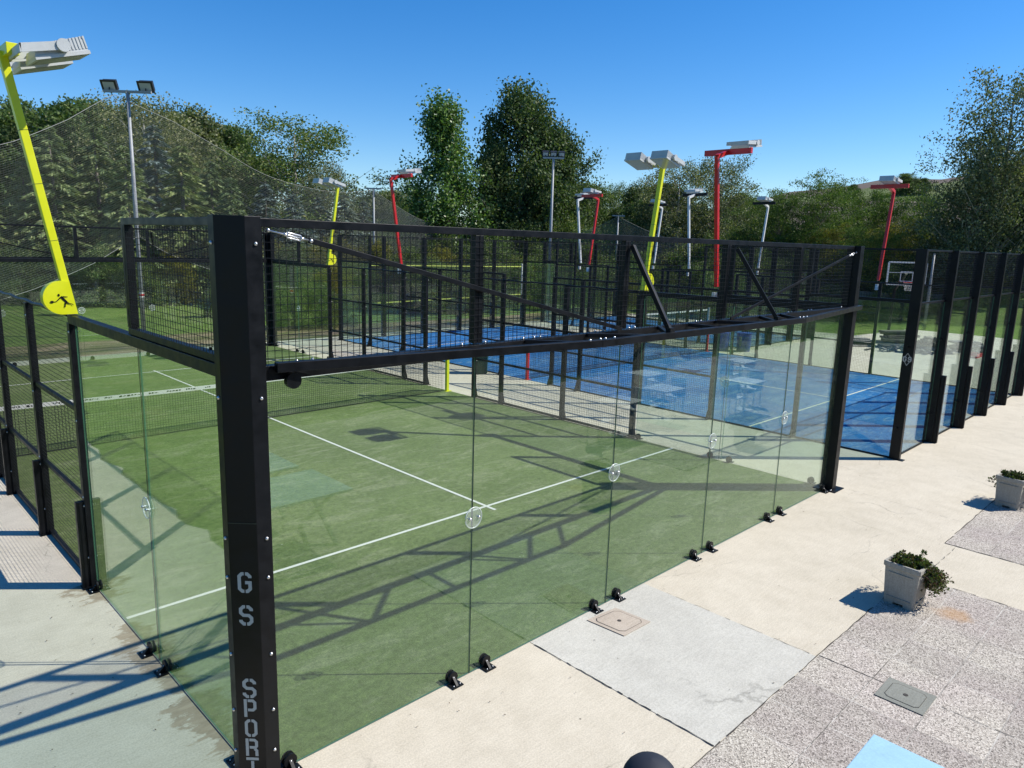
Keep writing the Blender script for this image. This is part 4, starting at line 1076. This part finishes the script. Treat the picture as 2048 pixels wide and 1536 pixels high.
for i in range(260):
    a = rr.uniform(0, 6.28); d = abs(rr.gauss(0, .55)); p = c+rt*(d*math.cos(a)*1.7)+Vector((0,1,0))*(d*math.sin(a)*.5); z = max(0, .6*(1-d*.75))*rr.random()
    e = Vector((rr.uniform(-1,1), rr.uniform(-1,1), rr.uniform(-.4,.4))).normalized()*rr.uniform(.06,.2); q = Vector((p.x, p.y, z+.05)); b.bar(q-e, q+e, rr.uniform(.03,.12), rr.uniform(.03,.1))
b.build('rubble', painted('broken rubble', (.22, .20, .18), .9, .6, 3), r)
c = gnd(1946, 714); r = thing('crate', 'low red plastic crate lying on the concrete', 'crate', tuple(c)); b = MB()
b.box(c.x-.4, c.x+.4, c.y-.22, c.y+.22, .002, .03)
for (x0, x1, y0, y1) in ((-.4,.4,-.22,-.2),(-.4,.4,.2,.22),(-.4,-.38,-.2,.2),(.38,.4,-.2,.2)): b.box(c.x+x0, c.x+x1, c.y+y0, c.y+y1, .03, .16)
b.build('body', M['redplastic'], r)

# ================================================================== trees
def leaves_mesh(name, C, Dv, ln, wd, rs):
    """numpy quads: centres C, directions Dv, lengths, widths"""
    n = len(C); Dv = Dv/np.linalg.norm(Dv, axis=1, keepdims=True)
    o = rs.normal(size=(n, 3)); S = np.cross(Dv, o); S /= np.linalg.norm(S, axis=1, keepdims=True)
    l = ln[:, None]*Dv/2; s = wd[:, None]*S/2
    V = np.stack([C-l, C+s*1.0-l*.1, C+l, C-s-l*.1], 1).reshape(-1, 3)
    me = bpy.data.meshes.new(name); me.vertices.add(4*n); me.vertices.foreach_set('co', V.astype('f').ravel())
    me.loops.add(4*n); me.loops.foreach_set('vertex_index', np.arange(4*n, dtype='i'))
    me.polygons.add(n); me.polygons.foreach_set('loop_start', np.arange(0, 4*n, 4, dtype='i'))
    me.update(calc_edges=True); me.validate(); return me

def make_tree(kind, leaf, seed, H=12.0, bark='bark'):
    rs = np.random.RandomState(seed); rr = random.Random(seed)
    tr = MB(); CC = []; DD = []; ln = []; wd = []
    def cluster(c, n, sp, L0, W0, down=0.0):
        p = rs.normal(size=(n, 3))*np.array(sp); CC.append(p+np.array(c)); d = rs.normal(size=(n, 3)); d[:, 2] -= down; DD.append(d)
        ln.append(rs.uniform(.7, 1.3, n)*L0); wd.append(rs.uniform(.7, 1.3, n)*W0)
    if kind in ('conifer',):
        tr.tube([(0,0,-.1),(0.05,0,H*.5),(0,0,H)], [.02*H, .011*H, .002*H], 7)
        z = .06*H
        while z < .985*H:
            k = 1-z/H; Lb = (.30*H*k**.85+.02*H)
            for q in range(7):
                a = rr.uniform(0, 6.28); l = Lb*rr.uniform(.6, 1.12); up_ = rr.uniform(.05, .28)
                e = Vector((math.cos(a), math.sin(a), 0)); pts = [Vector((0,0,z))+e*(l*t)+Vector((0,0,l*(up_*t-.42*t*t))) for t in (0,.3,.6,.85,1)]
                tr.tube(pts, [.004*H*(k+.2)*(1-.8*i/4) for i in range(5)], 3, caps=False)
                n = int(30+52*k)
                t = rs.uniform(.15, 1, n)**.8; base = np.array([e.x, e.y, 0])
                P = np.array([0,0,z])+base*(l*t)[:, None]; P[:, 2] += l*(up_*t-.42*t*t)
                sd = np.array([-e.y, e.x, 0]); off = rs.normal(size=n)*.10*l*(1.1-t*.7); P += sd*off[:, None]; P[:, 2] += rs.normal(size=n)*.05-np.abs(off)*.4
                CC.append(P); d = base*1.0+sd*(np.sign(off)*.6)[:, None]+rs.normal(size=(n, 3))*.25; d[:, 2] -= .45; DD.append(d)
                ln.append(rs.uniform(.35, .70, n)*H/12); wd.append(rs.uniform(.09, .19, n)*H/12)
            z += H*.040
    else:
        par = dict(poplar=(.17, .10, 90, 62, .17, .11), big=(.34, .12, 115, 84, .19, .105), airy=(.38, .20, 90, 62, .15, .075),
                   acacia=(.42, .30, 64, 84, .15, .075), round=(.38, .12, 95, 76, .20, .115), shrub=(.55, .03, 50, 76, .25, .14))[kind]
        rad, z0, nl, kk, L0, W0 = par
        def env(t):
            if kind == 'poplar': return (math.sin(math.pi*min(1, t*.9+.12))**.7)*(1 if t < .6 else (1-t)/.4*.8+.2)
            if kind == 'big': return (math.sin(math.pi*min(1, (t*.74+.2)))**.6)*(1 if t < .7 else 1-(t-.7)*1.3)
            if kind == 'acacia': return .35+.65*math.sin(math.pi*min(1, t*.8+.1))
            if kind == 'shrub': return math.sqrt(max(0, 1-t*t))
            return math.sqrt(max(.05, 1-max(0, t-.35)**2*1.9)) if t > .35 else .7+.3*t/.35
        bend = Vector((rr.uniform(-.04,.04)*H, rr.uniform(-.04,.04)*H, 0))
        tip = Vector((bend.x, bend.y, H*(.93 if kind != 'shrub' else .5)))
        if kind == 'acacia': tip.z = H*.6
        tk = [Vector((0,0,-.1)), bend*.3+Vector((0,0,tip.z*.35)), bend*.7+Vector((0,0,tip.z*.7)), tip]
        tr.tube(tk, [.019*H, .014*H, .008*H, .002*H], 8)
        def tpt(z): 
            k = max(0, min(1, z/tip.z)); return Vector((bend.x*k, bend.y*k, z))
        lob = [(rr.uniform(0, 6.28), rr.uniform(.75, 1.2)) for _ in range(5)]
        for i in range(nl):
            t = (i+rr.random())/nl; a = rr.uniform(0, 6.28)
            lf = 1+.28*math.sin(a*3+lob[0][0]+t*5)+.18*math.sin(a*5+lob[1][0]-t*9)
            zc = H*(z0+(1-z0)*t); rd = rad*H*env(t)*lf*rr.uniform(.62, 1.05)
            e = Vector((rd*math.cos(a), rd*math.sin(a), 0))
            rise = {'poplar': 1.5, 'big': 1.0, 'airy': .8, 'acacia': .55, 'round': .6, 'shrub': .4}[kind]
            zs = max(H*(.03 if kind == 'shrub' else z0*.75), zc-rd*rise-.04*H); zs = min(zs, tip.z*.97)
            s0 = tpt(zs); end = tpt(min(zc, tip.z))+e; end.z = zc
            midp = s0.lerp(end, .5)+Vector((rr.uniform(-.04,.04)*H, rr.uniform(-.04,.04)*H, .02*H))
            r0 = max(.0045*H*(1-t*.6), .02)
            tr.tube([s0, midp, end], [r0, r0*.6, r0*.15], 5, caps=False)
            m_ = 6
            for j in range(m_):
                f = .38+.62*(j+.5)/m_; p = (s0.lerp(midp, f*2) if f < .5 else midp.lerp(end, f*2-1))
                p = p+Vector((rr.gauss(0,.035), rr.gauss(0,.035), rr.gauss(0,.03)))*H
                if rr.random() < .12: continue
                sp = {'poplar': (.30,.30,.42), 'big': (.30,.30,.40), 'airy': (.36,.36,.24), 'acacia': (.48,.48,.13), 'round': (.34,.34,.26), 'shrub': (.55,.55,.45)}[kind]
                sp = tuple(x*H/12 for x in sp)
                cluster(p, kk if f > .55 else int(kk*.55), sp, L0*H/12, W0*H/12*1.3, .3)
            if rr.random() < .5:
                q = midp.lerp(end, .3); q2 = q+Vector((rr.uniform(-1,1), rr.uniform(-1,1), rr.uniform(.2,1)))*.07*H
                tr.tube([q, q2], [r0*.4, r0*.1], 4, caps=False); cluster(q2, kk, (.3*H/12,)*3, L0*H/12, W0*H/12*1.3, .3)
    C = np.concatenate(CC); D_ = np.concatenate(DD); l_ = np.concatenate(ln); w_ = np.concatenate(wd)
    if kind == 'shrub': ok = C[:, 2] > 0.02; C, D_, l_, w_ = C[ok], D_[ok], l_[ok], w_[ok]
    kz = H/np.percentile(C[:, 2], 99.6); C = C*np.array([1, 1, kz]); tr.v = [(a, b_, c_*kz) for a, b_, c_ in tr.v]
    me = leaves_mesh('crown', C, D_, l_, w_, rs); me.materials.append(L[leaf])
    return me, tr, M[bark], H
PROTO = {}
def proto(key, kind, leaf, seed, bark='bark'):
    me, tr, bk, H = make_tree(kind, leaf, seed, 12.0, bark); t = bpy.data.meshes.new('trunk'); t.from_pydata(tr.v, [], tr.f); t.materials.append(bk)
    t.polygons.foreach_set('use_smooth', [True]*len(t.polygons)); t.update(); PROTO[key] = (me, t, H)
proto('con1', 'conifer', 'conifer', 1); proto('con2', 'conifer', 'conifer', 2); proto('con3', 'conifer', 'bluecon', 3)
proto('poplar', 'poplar', 'poplar', 4); proto('big', 'big', 'dark', 5, 'palebark'); proto('big2', 'big', 'dark', 15)
proto('airy', 'airy', 'olive', 6, 'palebark'); proto('airy2', 'airy', 'mid', 16, 'palebark')
proto('acacia', 'acacia', 'acacia', 7); proto('acacia2', 'acacia', 'yellow', 17)
proto('round', 'round', 'mid', 8); proto('round2', 'round', 'olive', 18)
proto('shrub', 'shrub', 'dark', 9); proto('shrub2', 'shrub', 'mid', 19); proto('shrub3', 'shrub', 'yellow', 29)
TN = {'con': 'conifer_tree', 'pop': 'poplar_tree', 'big': 'broadleaf_tree', 'air': 'broadleaf_tree', 'aca': 'acacia_tree', 'rou': 'broadleaf_tree', 'shr': 'shrub'}
def tree(key, x, y, h, rz, label, group=None, wide=1.0, name=None, z=-.03):
    me, t, H = PROTO[key]; s = h/H; nm = name or TN[key[:3]]
    r = thing(nm, label, 'shrub' if key.startswith('shr') else 'tree', (x, y, z), rz, group); r.scale = (s*wide, s*wide, s)
    for n_, md in (('crown', me), ('trunk', t)):
        o = bpy.data.objects.new(n_, md); COL.objects.link(o); o.parent = r
    return r
ORD = {}
NUM = ['leftmost', 'second from the left', 'third from the left', 'fourth from the left', 'fifth from the left', 'sixth from the left', 'seventh from the left', 'eighth from the left', 'ninth from the left', 'tenth from the left', 'eleventh from the left', 'twelfth from the left', 'thirteenth from the left']
def ordinals():
    for g, L_ in ORD.items():
        L_.sort(key=lambda e: e[0])
        for i, (u, o) in enumerate(L_): o['label'] = o['label']+', '+NUM[i]
def tree_px(key, u, vtop, d, label, group=None, wide=1.0, over=1.0):
    h = (CP.z+(hor(u)-vtop)*d/1475)*over; p = atd(u, d); o = tree(key, p.x, p.y, h, rnd.uniform(0, 6.28), label, group, wide)
    if group and not group.startswith('shrubs'): ORD.setdefault(group, []).append((u, o))
    return o

# far left background row of tall broadleaf trees
g1 = 'dark broadleaf trees behind the left netting'
for (u, v, k) in ((-110, 300, 'big2'), (-40, 290, 'round'), (20, 262, 'big2'), (95, 218, 'round'), (155, 228, 'big2'), (200, 212, 'round'), (255, 262, 'big2'), (345, 228, 'round2'), (392, 232, 'big2'), (440, 262, 'round'), (480, 275, 'big2'), (520, 318, 'round2')):
    tree_px(k, u, v, rnd.uniform(58, 66), 'dark green broadleaf tree showing above the netting at the left', g1, rnd.uniform(.9, 1.25))
tree_px('airy', 295, 208, 50, 'pale grey-green tree directly behind the mast with two black floodlights', None, 1.0)
tree_px('airy2', 590, 244, 54, 'airy tree with a leaning crown left of the far yellow lamp', None, 1.35)
tree_px('airy', 655, 330, 52, 'low airy tree just above the far yellow lamp', None, .9)
g2 = 'pale drooping conifers behind the left netting'
for (u, v, k, d, w_) in ((-30, 350, 'con1', 40, 1.2), (60, 330, 'con2', 42, 1.3), (118, 262, 'con1', 42, 1.15), (205, 262, 'con2', 44, 1.2), (262, 300, 'con1', 40, 1.2), (322, 262, 'con3', 44, 1.15), (372, 300, 'con2', 42, 1.3), (430, 330, 'con1', 46, 1.25), (468, 360, 'con2', 42, 1.3)):
    tree_px(k, u, v, d, 'pale green drooping conifer seen through the netting at the left', g2, w_)
g3 = 'blue-green conifers left of the bare mast'
for (u, v, d) in ((535, 372, 48), (590, 392, 46), (640, 398, 50), (690, 392, 50), (728, 405, 52)):
    tree_px('con3', u, v, d, 'blue-green conifer behind the far yellow lamp', g3, 1.35)
g4 = 'low trees between the bare mast and the poplar'
for (u, v, d, k) in ((775, 388, 75, 'round2'), (800, 385, 85, 'round'), (835, 372, 70, 'airy2'), (745, 400, 80, 'round')):
    tree_px(k, u, v, d, 'low olive tree behind the far red lamp', g4, 1.2)
tree_px('poplar', 898, 208, 56, 'slender bright poplar with a pointed top, left of the biggest tree', None, 1.08)
tree_px('big', 1035, 190, 60, 'biggest dark green tree with upswept boughs in the middle', None, .95)
tree_px('big2', 1115, 262, 61, 'dark tree forming the right shoulder of the biggest tree', None, .85)
tree_px('big2', 985, 300, 59, 'dark lower tree between the poplar and the biggest tree', None, .6)
g5 = 'mixed trees between the middle and the red lamps'
for (u, v, d, k, w_) in ((1165, 372, 70, 'round', 1.2), (1205, 385, 74, 'airy', .9), (1232, 372, 80, 'airy2', .8), (1275, 375, 66, 'big2', .9), (1310, 372, 60, 'round', 1.0), (1500, 400, 66, 'round', 1.1), (1535, 420, 70, 'big2', 1.1), (1465, 395, 68, 'round2', 1.0), (1345, 400, 70, 'round2', 1.2)):
    tree_px(k, u, v, d, 'mid-sized tree in the middle distance beyond the white lamps', g5, w_)
tree_px('airy', 1355, 330, 56, 'grey-green tree with pale stems, left of the tallest red lamp', None, 1.05)
tree_px('airy', 1425, 318, 57, 'grey-green tree with pale stems, right behind the tallest red lamp', None, .95)
tree_px('acacia', 1562, 378, 50, 'flat-topped acacia, left one of the pair near the hill', None, .85)
tree_px('acacia', 1625, 352, 50, 'flat-topped acacia whose crown juts highest against the sky', None, .8)
g6 = 'acacias beneath the hill'
for (u, v, d, k, w_) in ((1590, 440, 46, 'acacia', 1.3), (1690, 415, 46, 'acacia', 1.1), (1725, 372, 48, 'acacia', .8), (1772, 385, 47, 'acacia', .9), (1830, 380, 48, 'acacia', .9), (1855, 425, 46, 'acacia', 1.0), (1790, 440, 42, 'acacia2', 1.1), (1655, 450, 42, 'acacia2', 1.0), (1895, 455, 44, 'acacia2', 1.2), (1740, 455, 40, 'acacia', 1.2), (1540, 450, 48, 'acacia', 1.2)):
    tree_px(k, u, v, d+6, 'leafy acacia in the row beneath the hill at the right', g6, w_*.8)
tree_px('airy', 1995, 160, 44, 'tall airy grey-green tree at the right edge against the sky', None, .85)
tree_px('airy', 1935, 300, 45, 'left half of the tall airy trees at the right edge', None, 1.0)
tree_px('big2', 2085, 270, 46, 'dark tree cut off by the right edge', None, 1.0)
for (u, v, d) in ((2010, 430, 47), (2070, 400, 48), (1960, 470, 50)):
    tree_px('round', u, v, d, 'bushy tree below the tall airy tree at the right edge', 'bushy trees below the tall airy tree', 1.2)
# undergrowth belt
g7 = 'shrubs in the undergrowth belt'
k = 0
for row, (d, v0, v1) in enumerate(((52, 430, 470), (45, 470, 510), (39.5, 505, 545))):
    u = -120
    while u < 2150:
        dd = d+rnd.uniform(-2, 2)+(0 if u < 1000 else (5 if u < 1400 else 0)); v = rnd.uniform(v0, v1)+(hor(u)-480)
        if u > 1500 and row == 2: dd += 8; v += 16
        key = rnd.choice(('shrub', 'shrub', 'shrub2', 'shrub2', 'shrub3') if row else ('shrub', 'shrub', 'shrub2'))
        tree_px(key, u, v, dd, 'dense shrub in the dark undergrowth belt behind the courts', g7, rnd.uniform(1.0, 1.5))
        u += rnd.uniform(62, 88)*(40/d)**.3; k += 1
for i, u in enumerate(range(1660, 2150, 34)):
    tree_px(rnd.choice(('shrub', 'shrub2', 'shrub')), u+rnd.uniform(-8, 8), rnd.uniform(562, 590)+(u-1660)*.02, rnd.uniform(42, 44.5), 'dense shrub in the dark undergrowth belt behind the courts', g7, rnd.uniform(1.1, 1.5))
g8 = 'rank weeds along the grass'
for (u, v, d) in ((575, 575, 30), (610, 560, 31), (650, 568, 31), (690, 580, 32), (545, 590, 31), (490, 585, 33), (420, 575, 34), (120, 575, 33)):
    tree_px('shrub2', u, v, d, 'clump of tall bright weeds on the grass behind the green court', g8, .9)
for i in range(34):
    a = R(rnd.uniform(48, 80)); r_ = rnd.choice((330, 360, 470, 480)); z = ridge(a)*(.62 if r_ < 400 else 1.0)-.5
    tree(rnd.choice(('round', 'shrub', 'big2')), CP.x+r_*math.sin(a), CP.y+r_*math.cos(a), rnd.uniform(5, 9) if r_ < 400 else rnd.uniform(2.5, 5), 0, 'tiny distant tree on the farmed hillside', 'distant trees on the hill', 1.5, 'broadleaf_tree', z)

# trees and an added hedge on the near side, outside the frame, mirrored in the glass walls
for i in range(22):
    x = -6+i*4.2+rnd.uniform(-1, 1); tree(rnd.choice(('round', 'round2', 'acacia2', 'big2')), x, -14.5-rnd.uniform(0, 3), rnd.uniform(5.5, 8), rnd.uniform(0, 6), 'broadleaf tree on the near side, seen only mirrored in the glass', 'trees mirrored in the glass', 1.2)
for i in range(30):  # hedge added to keep bright ground out of the glass reflections
    x = -4+i*2.9+rnd.uniform(-.5, .5); tree(rnd.choice(('shrub', 'shrub2', 'shrub')), x, -11.2-rnd.uniform(0, .8), rnd.uniform(2.0, 3.0), rnd.uniform(0, 6), 'added hedge shrub on the near side, darkening the reflections in the glass', 'added shrubs mirrored in the glass', 1.4)
# fallen leaves and grit
b = MB(); rr = random.Random(77)
for i in range(190):
    k = rr.random()
    if k < .4: x, y = rr.uniform(.3, 12), -rr.random()**2*1.9-.08
    elif k < .75: x, y = rr.uniform(0, 14), -2.06+rr.gauss(0, .12)
    else: x, y = rr.uniform(-1.4, -.1), rr.uniform(0, 4)
    a = rr.uniform(0, 6.28); l_ = rr.uniform(.005, .015); w_ = l_*rr.uniform(.25, .5); c = Vector((x, y, .010)); e = Vector((math.cos(a), math.sin(a), 0)); n_ = Vector((-e.y, e.x, 0))
    b.add([c-e*l_, c-n_*w_+Vector((0,0,.004)), c+e*l_, c+n_*w_+Vector((0,0,.002))], [(0,1,2,3)])
tag(b.build('leaf_litter', painted('dry leaf litter', (.09, .06, .035), .9, .6, 2)), 'scattered dry leaves and grit on the concrete beside the glass', 'leaf litter', kind='stuff')
ordinals()
